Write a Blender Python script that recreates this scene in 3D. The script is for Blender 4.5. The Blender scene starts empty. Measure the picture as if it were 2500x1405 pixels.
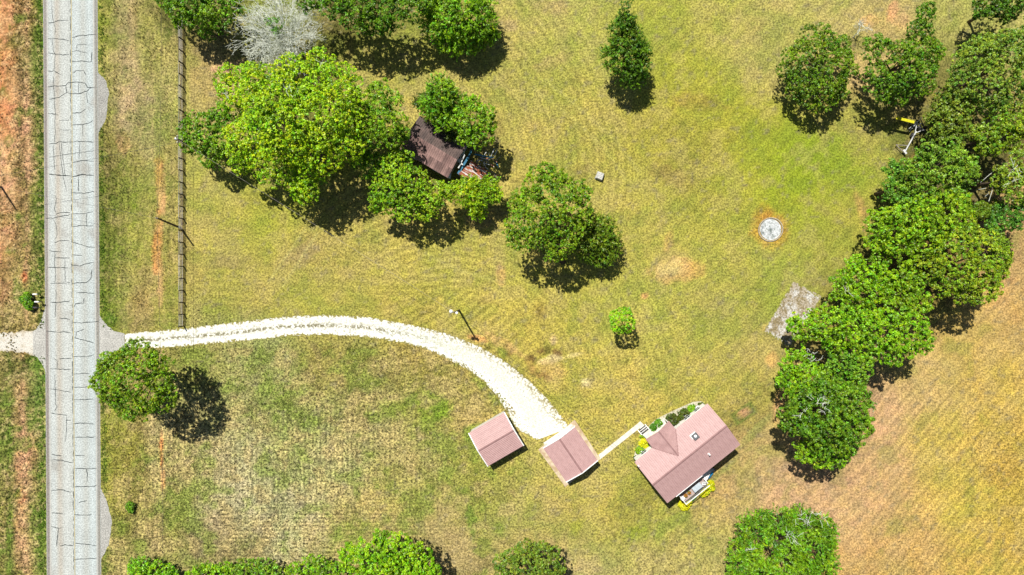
import bpy, math, random
import numpy as np
from mathutils import Vector, Matrix, Euler

random.seed(7)
RNG = np.random.default_rng(11)
SC = bpy.context.scene

# ------------------------------------------------------------------ camera, sky, sun, exposure
S = 0.062            # metres per photo pixel on the ground
CX, CY = 1250.0, 702.5
def gz(px, py):
    """lawn lowered behind the house, a dip shaped to widen the house shadow"""
    dx, dy = px - 1680, py - 1108; a = math.radians(-38.8)
    u = math.cos(a) * dx + math.sin(a) * dy; v = -math.sin(a) * dx + math.cos(a) * dy
    def ss(a_, b_, x): t = np.clip((x - a_) / (b_ - a_), 0, 1); return t * t * (3 - 2 * t)
    return -1.8 * ss(-40, 72, v) * (1 - ss(150, 420, v)) * (1 - ss(130, 330, np.abs(u)))
HC = 2500 * S * 24 / 36
cam_d = bpy.data.cameras.new('camera'); cam = bpy.data.objects.new('camera', cam_d)
SC.collection.objects.link(cam); SC.camera = cam
cam_d.sensor_width = 36; cam_d.lens = 24; cam_d.clip_end = 3000; cam_d.clip_start = 0.5
cam.location = (0, 0, HC)

sun_vec = Vector((-0.49 * 0.57, 0.87 * 0.57, 1.0)).normalized()      # towards the sun
SUN_EL = math.asin(sun_vec.z); SUN_AZ = math.atan2(sun_vec.x, sun_vec.y)
world = bpy.data.worlds.new('World'); SC.world = world; world.use_nodes = True
wn = world.node_tree.nodes; wl = world.node_tree.links
bg = wn['Background']
sky = wn.new('ShaderNodeTexSky'); sky.sky_type = 'NISHITA'; sky.sun_disc = False
sky.sun_elevation = SUN_EL; sky.sun_rotation = SUN_AZ
wl.new(sky.outputs[0], bg.inputs[0]); bg.inputs[1].default_value = 0.05
sd = bpy.data.lights.new('sun', 'SUN'); sd.energy = 5.0; sd.angle = math.radians(0.5); sd.color = (1.0, 0.96, 0.88)
sun = bpy.data.objects.new('sun', sd); SC.collection.objects.link(sun)
sun.rotation_euler = (-sun_vec).to_track_quat('-Z', 'Y').to_euler(); sun.location = (0, 0, 60)
SC.view_settings.view_transform = 'Standard'; SC.view_settings.look = 'None'
SC.view_settings.exposure = 0.5; SC.view_settings.gamma = 1.0; SC.view_settings.use_curve_mapping = False
SC.cycles.max_bounces = 5; SC.cycles.diffuse_bounces = 3; SC.cycles.transmission_bounces = 3
SC.cycles.transparent_max_bounces = 4

# ------------------------------------------------------------------ helpers
KEXP = 2.0
def lin(c):
    c = np.asarray(c, float) / 255.0
    return np.where(c <= 0.04045, c / 12.92, ((c + 0.055) / 1.055) ** 2.4)
def A(r, g, b, k=1.0):
    """reflectance of a sunlit level surface that shows as this display colour"""
    v = np.clip(lin((r, g, b)) / KEXP * k, 0.003, 0.85)
    return (float(v[0]), float(v[1]), float(v[2]), 1.0)
def W(px, py, z=0.0):
    """photo pixel seen at height z -> world point"""
    f = (1 - z / HC) * S
    return Vector(((px - CX) * f, -(py - CY) * f, z))
COL = SC.collection
def tag(o, label=None, cat=None, group=None, kind=None):
    if label: o['label'] = label
    if cat: o['category'] = cat
    if group: o['group'] = group
    if kind: o['kind'] = kind
    return o
def empty(name, loc, rz=0.0):
    o = bpy.data.objects.new(name, None); COL.objects.link(o); o.empty_display_size = 0.3
    o.location = loc; o.rotation_euler = (0, 0, rz); return o
def link(name, me, parent=None, loc=(0, 0, 0), rz=0.0):
    o = bpy.data.objects.new(name, me); COL.objects.link(o)
    o.location = loc; o.rotation_euler = (0, 0, rz)
    if parent: o.parent = parent
    return o
def npmesh(name, V, F, mat=None, col=None, smooth=False):
    """V (n,3), F (m,k) numpy; col (n,4) point colours"""
    me = bpy.data.meshes.new(name)
    V = np.ascontiguousarray(V, dtype=np.float32); F = np.ascontiguousarray(F, dtype=np.int32)
    m, k = F.shape
    me.vertices.add(len(V)); me.vertices.foreach_set('co', V.ravel())
    me.loops.add(m * k); me.loops.foreach_set('vertex_index', F.ravel())
    me.polygons.add(m); me.polygons.foreach_set('loop_start', np.arange(0, m * k, k, dtype=np.int32))
    me.polygons.foreach_set('loop_total', np.full(m, k, dtype=np.int32))
    if smooth: me.polygons.foreach_set('use_smooth', np.ones(m, dtype=bool))
    me.update(calc_edges=True)
    if col is not None:
        at = me.color_attributes.new('Col', 'FLOAT_COLOR', 'POINT')
        at.data.foreach_set('color', np.ascontiguousarray(col, dtype=np.float32).ravel())
    if mat: me.materials.append(mat)
    return me
class MB:
    """collects simple shapes into one mesh"""
    def __init__(s): s.v = []; s.f = []
    def add(s, vs, fs):
        o = len(s.v); s.v += [tuple(v) for v in vs]; s.f += [tuple(i + o for i in f) for f in fs]; return s
    def box(s, cx, cy, cz, sx, sy, sz, rz=0.0, taper=1.0):
        c, n = math.cos(rz), math.sin(rz); vs = []
        for dz in (-.5, .5):
            t = taper if dz > 0 else 1.0
            for dx, dy in ((-.5, -.5), (.5, -.5), (.5, .5), (-.5, .5)):
                x, y = dx * sx * t, dy * sy * t
                vs.append((cx + c * x - n * y, cy + n * x + c * y, cz + dz * sz))
        return s.add(vs, [(3, 2, 1, 0), (4, 5, 6, 7), (0, 1, 5, 4), (1, 2, 6, 5), (2, 3, 7, 6), (3, 0, 4, 7)])
    def bar(s, p, q, w, h=None, up=(0, 0, 1)):
        p, q = Vector(p), Vector(q); d = (q - p).normalized(); h = h or w
        u = d.cross(Vector(up))
        if u.length < 1e-4: u = d.cross(Vector((1, 0, 0)))
        u.normalize(); v = u.cross(d).normalized()
        vs = [b + u * (a * w / 2) + v * (c * h / 2) for b in (p, q) for a, c in ((-1, -1), (1, -1), (1, 1), (-1, 1))]
        return s.add(vs, [(0, 1, 2, 3), (7, 6, 5, 4), (0, 4, 5, 1), (1, 5, 6, 2), (2, 6, 7, 3), (3, 7, 4, 0)])
    def tube(s, pts, radii, n=8, caps=True):
        pts = [Vector(p) for p in pts]
        if not hasattr(radii, '__len__'): radii = [radii] * len(pts)
        rings = []
        for i, p in enumerate(pts):
            d = (pts[min(i + 1, len(pts) - 1)] - pts[max(i - 1, 0)]).normalized()
            a = Vector((0, 0, 1)) if abs(d.z) < .9 else Vector((1, 0, 0))
            u = d.cross(a).normalized(); v = d.cross(u).normalized()
            rings.append([p + (u * math.cos(2 * math.pi * k / n) + v * math.sin(2 * math.pi * k / n)) * radii[i] for k in range(n)])
        vs = [v for r in rings for v in r]; fs = []
        for i in range(len(pts) - 1):
            for k in range(n):
                k2 = (k + 1) % n
                fs.append((i * n + k, i * n + k2, (i + 1) * n + k2, (i + 1) * n + k))
        if caps: fs += [tuple(range(n - 1, -1, -1)), tuple((len(pts) - 1) * n + k for k in range(n))]
        return s.add(vs, fs)
    def lathe(s, prof, cx=0, cy=0, n=20):
        vs = []; fs = []
        for r, z in prof:
            for k in range(n):
                a = 2 * math.pi * k / n; vs.append((cx + r * math.cos(a), cy + r * math.sin(a), z))
        for i in range(len(prof) - 1):
            for k in range(n):
                k2 = (k + 1) % n; fs.append((i * n + k, i * n + k2, (i + 1) * n + k2, (i + 1) * n + k))
        fs.append(tuple(range(n - 1, -1, -1))); fs.append(tuple((len(prof) - 1) * n + k for k in range(n)))
        return s.add(vs, fs)
    def prism(s, poly, z0, z1):
        n = len(poly); vs = [(x, y, z0) for x, y in poly] + [(x, y, z1) for x, y in poly]
        return s.add(vs, [tuple(range(n - 1, -1, -1)), tuple(range(n, 2 * n))] + [(i, (i + 1) % n, n + (i + 1) % n, n + i) for i in range(n)])
    def mesh(s, name, mat=None, bevel=0.0, smooth=False):
        me = bpy.data.meshes.new(name); me.from_pydata(s.v, [], s.f); me.update()
        if bevel:
            import bmesh
            bm = bmesh.new(); bm.from_mesh(me)
            bmesh.ops.bevel(bm, geom=list(bm.edges), offset=bevel, segments=1, affect='EDGES', clamp_overlap=True)
            bm.to_mesh(me); bm.free()
        if smooth: me.polygons.foreach_set('use_smooth', [True] * len(me.polygons))
        if mat: me.materials.append(mat)
        return me
    def build(s, name, mat=None, parent=None, bevel=0.0, smooth=False, loc=(0, 0, 0), rz=0.0):
        return link(name, s.mesh(name, mat, bevel, smooth), parent, loc, rz)

# value noise in numpy
_lat = {}
def vnoise(x, y, scale, seed):
    if seed not in _lat: _lat[seed] = np.random.default_rng(seed).random((256, 256))
    L = _lat[seed]; x = x / scale + 1000.3; y = y / scale + 1000.7
    xi = np.floor(x).astype(int); yi = np.floor(y).astype(int); fx = x - xi; fy = y - yi
    fx = fx * fx * (3 - 2 * fx); fy = fy * fy * (3 - 2 * fy)
    a = L[xi & 255, yi & 255]; b = L[(xi + 1) & 255, yi & 255]; c = L[xi & 255, (yi + 1) & 255]; d = L[(xi + 1) & 255, (yi + 1) & 255]
    return (a * (1 - fx) + b * fx) * (1 - fy) + (c * (1 - fx) + d * fx) * fy
def fbm(x, y, scale, seed, o=4):
    t = 0; amp = 1; tot = 0
    for i in range(o):
        t = t + amp * vnoise(x, y, scale / 2 ** i, seed + i * 13); tot += amp; amp *= .55
    return t / tot * 2 - 1
def sstep(a, b, x):
    t = np.clip((x - a) / (b - a), 0, 1); return t * t * (3 - 2 * t)

# ------------------------------------------------------------------ materials
def newmat(name):
    m = bpy.data.materials.new(name); m.use_nodes = True
    nt = m.node_tree; return m, nt, nt.nodes['Principled BSDF']
def coords(nt, scale=(1, 1, 1)):
    tc = nt.nodes.new('ShaderNodeTexCoord'); mp = nt.nodes.new('ShaderNodeMapping')
    mp.inputs['Scale'].default_value = scale; nt.links.new(tc.outputs['Object'], mp.inputs[0]); return mp.outputs[0]
def nz(nt, vec, scale, detail=4, rough=.6):
    n = nt.nodes.new('ShaderNodeTexNoise'); n.inputs['Scale'].default_value = scale
    n.inputs['Detail'].default_value = detail; n.inputs['Roughness'].default_value = rough
    nt.links.new(vec, n.inputs['Vector']); return n
def rng_(nt, sock, a, b, c, d):
    r = nt.nodes.new('ShaderNodeMapRange'); r.inputs[1].default_value = a; r.inputs[2].default_value = b
    r.inputs[3].default_value = c; r.inputs[4].default_value = d; nt.links.new(sock, r.inputs[0]); return r.outputs[0]
def mixc(nt, fac, a, b, mode='MIX'):
    m = nt.nodes.new('ShaderNodeMix'); m.data_type = 'RGBA'; m.blend_type = mode
    if hasattr(fac, 'links'): nt.links.new(fac, m.inputs[0])
    else: m.inputs[0].default_value = fac
    for s, v in ((6, a), (7, b)):
        if hasattr(v, 'links'): nt.links.new(v, m.inputs[s])
        else: m.inputs[s].default_value = v
    return m.outputs[2]
def math_(nt, op, a, b):
    m = nt.nodes.new('ShaderNodeMath'); m.operation = op
    for i, v in enumerate((a, b)):
        if hasattr(v, 'links'): nt.links.new(v, m.inputs[i])
        else: m.inputs[i].default_value = v
    return m.outputs[0]
def bump(nt, b, h, strength, dist):
    n = nt.nodes.new('ShaderNodeBump'); n.inputs['Strength'].default_value = strength; n.inputs['Distance'].default_value = dist
    nt.links.new(h, n.inputs['Height']); nt.links.new(n.outputs[0], b.inputs['Normal'])
def mat(name, c1, c2=None, scale=3.0, rough=.8, metal=0.0, spec=.3, bmp=.0, lo=.4, hi=.6, stretch=(1, 1, 1)):
    m, nt, b = newmat(name)
    b.inputs['Roughness'].default_value = rough; b.inputs['Metallic'].default_value = metal
    b.inputs['Specular IOR Level'].default_value = spec
    c2 = c2 or tuple(v * .75 for v in c1[:3]) + (1,)
    v = coords(nt, stretch); n = nz(nt, v, scale)
    f = rng_(nt, n.outputs[0], lo, hi, 0, 1)
    nt.links.new(mixc(nt, f, c1, c2), b.inputs['Base Color'])
    if bmp: bump(nt, b, n.outputs[0], bmp, .03)
    return m
def attr_mat(name, grain=1.0, gscale=3.2, rough=.95, spec=.1, translucent=0.0, bmp=.5, fine=9.0, coarse=0.0, speck=0.0):
    """colour from the mesh's own attribute, with grain; alpha of the attribute = grain amount"""
    m, nt, b = newmat(name)
    a = nt.nodes.new('ShaderNodeVertexColor'); a.layer_name = 'Col'
    v = coords(nt); n1 = nz(nt, v, gscale, 2, .6); n2 = nz(nt, v, fine, 2, .6)
    f1 = rng_(nt, n1.outputs[0], .38, .62, -1, 1); f2 = rng_(nt, n2.outputs[0], .36, .64, -1, 1)
    s = math_(nt, 'ADD', math_(nt, 'MULTIPLY', f1, .62), math_(nt, 'MULTIPLY', f2, .4))
    if coarse:                                   # clods and tussocks where the surface is rough
        n3 = nz(nt, v, 1.9, 3, .65); f3 = rng_(nt, n3.outputs[0], .40, .60, -.9, .95)
        wr = rng_(nt, a.outputs['Alpha'], .58, .9, .08, coarse)
        s = math_(nt, 'ADD', s, math_(nt, 'MULTIPLY', f3, wr))
    s = math_(nt, 'MULTIPLY', math_(nt, 'MULTIPLY', s, a.outputs['Alpha']), grain)
    if speck:                                    # scattered dark stones and leaf bits
        n4 = nz(nt, v, 5.5, 2, .5); f4 = rng_(nt, n4.outputs[0], .57, .64, 0, -speck)
        s = math_(nt, 'ADD', s, f4)
    s = math_(nt, 'MAXIMUM', math_(nt, 'ADD', s, 1.0), .12)
    c = nt.nodes.new('ShaderNodeCombineColor')
    for i in range(3): nt.links.new(s, c.inputs[i])
    base = mixc(nt, 1.0, a.outputs['Color'], c.outputs[0], 'MULTIPLY')
    nt.links.new(base, b.inputs['Base Color'])
    b.inputs['Roughness'].default_value = rough; b.inputs['Specular IOR Level'].default_value = spec
    if bmp: bump(nt, b, n2.outputs[0], bmp, .06)
    return m
def leaf_mat(name, trans=.12):
    m, nt, b = newmat(name)
    nt.nodes.remove(b); out = nt.nodes['Material Output']
    a = nt.nodes.new('ShaderNodeVertexColor'); a.layer_name = 'Col'
    d = nt.nodes.new('ShaderNodeBsdfDiffuse'); t = nt.nodes.new('ShaderNodeBsdfTranslucent')
    g = nt.nodes.new('ShaderNodeBsdfGlossy'); g.inputs['Roughness'].default_value = .45
    g.inputs[0].default_value = (1, 1, 1, 1)
    nt.links.new(a.outputs['Color'], d.inputs[0])
    tc = mixc(nt, 1.0, a.outputs['Color'], (1.2, 1.15, .5, 1), 'MULTIPLY'); nt.links.new(tc, t.inputs[0])
    m1 = nt.nodes.new('ShaderNodeMixShader'); m1.inputs[0].default_value = trans
    nt.links.new(d.outputs[0], m1.inputs[1]); nt.links.new(t.outputs[0], m1.inputs[2])
    m2 = nt.nodes.new('ShaderNodeMixShader'); m2.inputs[0].default_value = .025
    nt.links.new(m1.outputs[0], m2.inputs[1]); nt.links.new(g.outputs[0], m2.inputs[2])
    nt.links.new(m2.outputs[0], out.inputs[0]); return m
M_ground = attr_mat('ground_soil_and_grass', 1.05, gscale=3.6, fine=8, coarse=.42)
M_tuft = attr_mat('grass_blades', .0, bmp=0)
M_road = attr_mat('worn_asphalt', .5, gscale=5, fine=14, bmp=.25)
M_gravel = attr_mat('pale_gravel', .5, gscale=4.5, fine=10, bmp=.3, speck=.35)
M_leaf = leaf_mat('leaves')
M_bark = mat('bark', (.12, .085, .06, 1), (.06, .045, .032, 1), 6, .95, bmp=.6)
M_deadwood = mat('dead_wood', (.68, .70, .62, 1), (.5, .53, .45, 1), 2, .9)
M_tar = mat('crack_sealant', A(56, 68, 72), A(40, 48, 50), 2, .7)
M_white = mat('white_paint', (.78, .78, .76, 1), (.66, .66, .64, 1), 2, .6)
M_linew = mat('white_road_paint', A(238, 236, 226), A(205, 203, 196), 5, .8, lo=.42, hi=.6)
M_liney = mat('yellow_road_paint', A(226, 208, 150), A(196, 190, 160), 4, .8, lo=.4, hi=.62)
M_roof = mat('rose_metal_roofing', (.43, .275, .262, 1), (.35, .215, .205, 1), .9, .5, spec=.25, lo=.35, hi=.65)
M_roofseam = mat('roof_ridge_metal', (.26, .15, .145, 1), (.22, .125, .12, 1), 1, .6, spec=.15)
M_wall = mat('cream_siding', (.62, .6, .55, 1), (.55, .53, .48, 1), 1.2, .8)
M_conc = mat('pale_concrete', (.62, .60, .52, 1), (.5, .47, .39, 1), 1.6, .9, bmp=.2)
M_slab = mat('stained_concrete', (.5, .42, .3, 1), (.36, .26, .16, 1), 1.3, .9, bmp=.3)
M_dark = mat('dark_metal', (.03, .03, .035, 1), (.05, .05, .055, 1), 3, .5)
M_steel = mat('galvanised_steel', (.5, .52, .54, 1), (.36, .38, .4, 1), 4, .45, metal=.5)
M_glass = mat('window_glass', (.03, .045, .06, 1), (.05, .06, .08, 1), 1, .1, spec=.8)
M_wood = mat('weathered_wood', (.30, .27, .23, 1), (.17, .15, .13, 1), 3, .9, bmp=.4)
M_fence = mat('grey_fence_board', (.62, .60, .56, 1), (.45, .43, .40, 1), 2.5, .9, bmp=.3, stretch=(6, 1, 6))
M_fpost = mat('dark_fence_post', (.07, .06, .052, 1), (.04, .035, .03, 1), 3, .9)
M_pole = mat('creosote_pole', (.10, .075, .055, 1), (.06, .045, .035, 1), 3, .9)
M_oldtin = mat('brown_tin', (.13, .085, .08, 1), (.075, .05, .048, 1), .8, .7, bmp=.2)
M_rust = mat('rusty_tin', (.30, .085, .035, 1), (.62, .60, .58, 1), 2.2, .75, lo=.52, hi=.57, stretch=(.35, 2.2, 1))
M_blue = mat('faded_blue_paint', (.06, .22, .32, 1), (.03, .12, .2, 1), 3, .8)
M_palewood = mat('pale_board', (.6, .6, .57, 1), (.4, .42, .42, 1), 4, .8)
M_yellow = mat('yellow_paint', (.55, .52, .01, 1), (.42, .4, .01, 1), 4, .6)
M_rock = mat('pale_stone', (.5, .49, .44, 1), (.3, .3, .28, 1), 5, .9, bmp=.8)
# ------------------------------------------------------------------ ground colours (display values at photo positions)
CP = [  # x, y, r, g, b, grain
 (10,60,226,158,112,.5),(10,250,228,150,100,.5),(10,420,232,176,134,.5),(15,560,205,150,108,.6),(60,60,158,122,80,.9),(60,250,190,140,108,.9),
 (60,420,165,128,86,.9),(60,600,170,138,92,.9),(60,760,160,140,84,.8),(95,100,92,124,36,.7),(95,300,120,125,60,.8),(95,500,118,132,58,.8),(98,650,132,136,66,.8),
 (30,900,140,128,76,.8),(60,960,180,130,96,.9),(95,960,100,134,52,.8),(20,1050,120,128,60,.9),(60,1100,196,150,112,.9),(100,1100,122,140,64,.9),
 (30,1250,142,132,74,.9),(70,1260,198,150,110,.9),(105,1280,126,146,64,.9),
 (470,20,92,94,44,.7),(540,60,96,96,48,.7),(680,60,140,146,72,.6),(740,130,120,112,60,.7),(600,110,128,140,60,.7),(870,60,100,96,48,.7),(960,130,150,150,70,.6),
 (255,60,146,150,62,.6),(265,250,148,146,74,.7),(265,360,136,124,68,.8),(268,500,116,118,52,.8),(265,640,120,126,54,.8),(262,760,120,130,50,.8),
 (310,60,172,160,106,.6),(310,230,196,170,130,.7),(300,420,148,144,74,.7),(320,560,160,158,76,.7),(310,700,168,162,88,.6),(350,780,168,148,90,.7),
 (360,100,172,164,92,.6),(365,300,170,160,100,.7),(420,200,168,162,92,.7),(425,450,172,158,90,.6),(425,620,168,154,84,.6),(425,740,172,162,82,.6),
 (380,250,160,156,90,.7),(350,600,168,160,82,.6),
 (500,180,178,162,92,.6),(560,150,190,156,118,.8),(500,480,172,166,84,.6),(560,560,182,168,88,.6),(640,520,176,172,70,.6),(600,700,176,164,84,.6),
 (760,640,180,162,90,.65),(900,620,178,164,86,.65),(760,720,180,170,80,.55),(1000,680,186,172,84,.6),(1000,740,184,168,82,.6),(1150,640,188,172,88,.6),
 (900,160,190,172,96,.6),(1000,230,182,170,88,.6),(1250,60,182,170,92,.6),(1300,200,178,166,88,.65),(1290,350,184,170,90,.6),(1400,60,178,172,88,.6),
 (1400,300,176,164,84,.65),(1420,170,178,170,84,.6),(1600,60,170,168,74,.55),(1700,200,168,166,64,.55),(1620,320,172,164,72,.6),(1750,60,176,170,82,.6),
 (1780,300,166,164,62,.55),(1700,430,170,156,74,.65),(1600,500,182,170,84,.6),(1560,560,184,170,86,.6),(1760,500,172,166,72,.6),(1820,400,162,166,58,.5),
 (1950,420,158,168,50,.5),(2060,430,160,168,56,.5),(2080,350,172,160,84,.6),(2000,560,160,164,60,.5),(2100,520,166,160,74,.55),(1800,650,176,168,82,.6),
 (1900,700,164,166,74,.55),(2000,640,168,164,80,.55),(1780,800,172,164,84,.6),(1700,880,178,168,84,.6),(1860,880,184,164,96,.55),(1600,800,182,172,84,.6),
 (1450,800,182,172,84,.6),(1300,820,184,170,80,.6),(1400,900,186,168,84,.65),(1500,950,190,172,88,.65),(1700,950,182,168,82,.6),(1850,950,168,162,74,.6),
 (1450,1000,190,172,86,.7),(1380,700,184,172,82,.6),(2150,100,196,166,112,.6),(2050,60,184,170,102,.6),(2300,80,170,166,92,.6),(2270,220,186,164,96,.6),(2200,60,188,168,102,.6),
 (1850,100,180,168,98,.6),(1900,40,182,172,96,.6),
 (500,850,158,152,86,.85),(620,880,156,156,96,.85),(800,870,160,148,82,.8),(1000,870,164,146,78,.8),(560,980,160,156,98,.95),(700,1000,154,154,90,.95),(700,1080,160,162,96,.95),
 (900,1000,170,156,104,.9),(900,940,158,148,84,.9),(1050,1000,150,148,72,.8),(1120,1000,178,158,96,.8),(1150,930,176,156,88,.8),(600,1100,184,172,128,.95),(800,1150,180,170,116,.95),(1000,1120,176,164,102,.9),
 (600,1220,190,180,136,.95),(720,1280,186,174,130,.95),(560,1320,158,142,98,.9),(480,1150,178,164,110,.95),(430,1250,158,150,86,.9),(340,1250,166,150,88,.9),
 (300,1100,160,152,74,.8),(350,1340,172,152,104,.9),(290,1320,160,150,84,.9),(270,1150,158,152,70,.8),(300,1190,160,148,70,.8),
 (850,1290,176,162,96,.8),(950,1250,182,164,104,.8),(1100,1300,180,158,106,.7),(1170,1220,158,154,74,.8),(1000,1200,176,164,92,.8),
 (1250,1250,172,164,94,.7),(1200,1180,166,160,78,.8),(1300,1200,184,168,92,.7),(1300,1300,184,162,100,.7),(1450,1250,190,170,90,.65),(1450,1150,192,174,98,.7),
 (1550,1200,178,166,82,.65),(1500,1300,174,166,70,.6),(1600,1280,170,164,76,.6),(1450,1370,186,166,112,.7),(1600,1370,184,166,104,.7),(1700,1300,172,164,86,.6),(1750,1240,180,160,96,.6),
 (1850,1180,192,166,116,.55),(1880,1080,196,164,112,.5),(1850,1230,186,162,106,.55),(1740,1370,186,166,104,.65),(1920,1200,208,162,128,.5),
 (2000,1220,206,166,124,.5),(2120,1000,210,168,126,.5),(2150,1150,206,168,120,.5),(2250,960,200,172,108,.55),(2400,800,200,170,100,.55),(2480,750,196,160,96,.55),
 (2300,1100,200,174,92,.6),(2450,950,202,172,90,.6),(2450,1100,190,162,80,.7),(2350,1200,204,176,86,.6),(2200,1300,198,164,102,.6),(2100,1250,206,168,120,.5),
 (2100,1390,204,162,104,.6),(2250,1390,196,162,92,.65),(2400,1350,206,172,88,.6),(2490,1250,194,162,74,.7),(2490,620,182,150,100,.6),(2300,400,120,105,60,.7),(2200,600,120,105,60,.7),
 (1750,1160,196,158,108,.55),(1830,1010,190,166,98,.6),(1800,1080,196,166,104,.5),(1120,760,184,172,84,.6),(1250,740,186,172,86,.6),(1260,560,186,172,88,.6)]
CPa = np.array(CP, float)
CPl = lin(CPa[:, 2:5])
PATCH = [ # x, y, rx, ry, rot(deg), colour, strength, ragged
 (1645,660,62,34,-8,(226,176,112),.85,.5),(1640,655,45,24,-8,(238,212,140),.6,.7),(1690,655,38,26,10,(214,164,100),.5,.6),(1632,590,14,30,10,(212,168,104),.6,.6),
 (1222,668,14,30,0,(226,176,118),.75,.7),(1575,722,12,10,0,(222,160,110),.8,.6),(1882,560,50,48,0,(206,150,66),.7,.5),(1868,520,30,22,0,(212,140,66),.5,.6),
 (1345,878,34,12,-14,(232,206,150),.8,.8),(1352,830,10,14,0,(226,194,134),.8,.6),(1400,868,26,6,-12,(226,206,140),.7,.6),(1432,935,16,12,30,(236,214,160),.8,.8),(1340,905,40,26,0,(216,170,110),.4,.8),
 (1330,857,20,12,-20,(110,84,50),.85,.8),(1298,878,12,10,40,(112,84,50),.8,.8),(1362,862,16,8,20,(126,92,62),.8,.8),(1240,855,14,20,-30,(120,92,50),.75,.8),(1328,918,20,8,20,(128,94,52),.7,.8),
 (1300,900,10,30,-35,(150,110,70),.5,.8),(1230,840,60,14,32,(218,176,116),.7,.6),(1165,826,30,8,15,(222,164,104),.8,.5),(1320,760,16,24,-25,(134,114,56),.55,.9),
 (1820,1010,18,14,0,(220,168,128),.9,.3),(1884,878,16,22,0,(236,186,112),.8,.4),(1870,800,14,10,0,(232,190,120),.6,.5),
 (2180,25,14,30,10,(236,168,124),.75,.6),(2120,52,30,16,-20,(232,180,128),.6,.8),(2200,50,26,26,0,(222,170,124),.5,.6),(2270,230,18,30,20,(224,168,118),.7,.7),
 (395,470,12,75,0,(240,182,128),.75,.7),(385,600,14,90,2,(236,160,100),.8,.7),(392,690,10,60,0,(228,178,124),.6,.7),(388,420,12,40,0,(236,168,104),.6,.7),(393,1100,4,60,0,(230,140,84),.8,.5),
 (398,1170,5,40,0,(226,154,100),.6,.6),(330,260,46,60,0,(206,172,136),.6,.8),(325,60,12,90,0,(196,162,120),.5,.7),(560,165,50,16,-10,(222,172,138),.7,.9),
 (325,510,14,50,0,(128,152,30),.55,.7),(930,1000,70,26,0,(128,150,40),.55,.8),(1060,990,46,40,0,(132,156,44),.6,.9),(1150,1060,22,24,0,(104,140,40),.6,.8),(700,950,60,22,0,(124,146,52),.5,.9),
 (640,870,40,18,0,(118,134,58),.5,.9),(1150,1270,14,60,-5,(104,136,44),.65,.9),(1080,1000,30,26,0,(120,150,40),.5,.9),(820,1310,24,34,15,(128,152,58),.6,.8),(1230,1235,12,8,0,(116,140,50),.6,.8),
 (1640,1290,70,20,-30,(130,150,60),.5,.6),(1850,1060,80,12,-48,(140,152,80),.45,.5),(1780,1150,70,10,-44,(142,150,84),.45,.5),(1560,1310,34,20,0,(142,158,44),.6,.7),(1430,1290,50,24,0,(160,162,60),.5,.7),
 (2020,380,80,60,30,(146,164,44),.5,.8),(1900,480,60,50,0,(158,168,50),.4,.8),(1350,150,70,16,-20,(180,150,100),.4,.8),(1700,250,80,22,10,(160,128,74),.35,.9),(1350,20,50,24,0,(186,156,110),.5,.7),
 (1420,420,24,20,0,(150,120,72),.3,.8),(1240,60,30,22,0,(190,160,118),.5,.8),(740,620,60,30,-30,(150,134,96),.45,.9),(560,640,50,20,0,(148,130,86),.4,.9),(1640,430,60,26,20,(150,122,74),.45,.9),
 (1500,70,60,40,0,(176,172,72),.3,.8),(1370,60,22,70,0,(174,158,104),.3,.9),(318,1238,10,14,0,(70,116,20),.85,.6),(75,735,20,20,0,(120,132,50),.5,.8),
 (1905,990,14,60,5,(226,170,120),.7,.6),(2120,560,14,120,-20,(214,168,104),.5,.6),(2060,690,12,40,30,(206,160,100),.4,.6),(2230,395,40,14,-60,(214,158,84),.7,.5),
 (70,400,22,60,0,(214,158,124),.5,.9),(50,300,20,50,0,(222,160,124),.5,.9),(60,675,8,16,0,(196,84,34),.8,.4),(52,1210,14,18,0,(206,100,54),.75,.5),(60,1110,30,60,0,(214,160,118),.5,.9),
 (24,1080,12,60,0,(98,124,34),.6,.9),(25,1290,12,70,0,(112,130,40),.6,.9),(85,1250,10,12,0,(86,130,26),.7,.7),(60,905,30,34,0,(86,112,42),.6,.9),(80,880,20,16,0,(78,112,30),.6,.8),
 (268,600,24,90,0,(90,100,38),.4,.9),(268,420,22,60,0,(96,92,44),.5,.9),(300,350,20,24,0,(188,132,94),.5,.9),(290,330,10,16,0,(70,60,36),.6,.8),(270,780,18,18,0,(72,120,20),.6,.8),
 (2450,1150,60,40,-40,(176,140,66),.35,.8),(2300,1050,90,60,-30,(204,178,84),.3,.8),(2200,1180,50,30,0,(200,158,92),.3,.8),(2030,1180,60,24,0,(206,158,126),.4,.7),
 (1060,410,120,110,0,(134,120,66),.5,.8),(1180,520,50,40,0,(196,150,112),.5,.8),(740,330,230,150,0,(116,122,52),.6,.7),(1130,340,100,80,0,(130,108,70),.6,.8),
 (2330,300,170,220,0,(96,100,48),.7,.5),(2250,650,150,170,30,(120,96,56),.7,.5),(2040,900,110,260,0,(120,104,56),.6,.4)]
def seg_dist(x, y, pts):
    d = np.full(x.shape, 1e9)
    for (x0, y0), (x1, y1) in zip(pts[:-1], pts[1:]):
        dx, dy = x1 - x0, y1 - y0; t = np.clip(((x - x0) * dx + (y - y0) * dy) / (dx * dx + dy * dy), 0, 1)
        d = np.minimum(d, np.hypot(x - x0 - t * dx, y - y0 - t * dy))
    return d
def cen(y): return 171.7 + .0065 * y          # road centre line
BED_OUT = [(1547,1128),(1543,1118),(1556,1092),(1563,1072),(1570,1052),(1582,1048),(1590,1030),(1612,1018),(1650,1000),(1690,982),(1712,975),(1722,985)]
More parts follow.
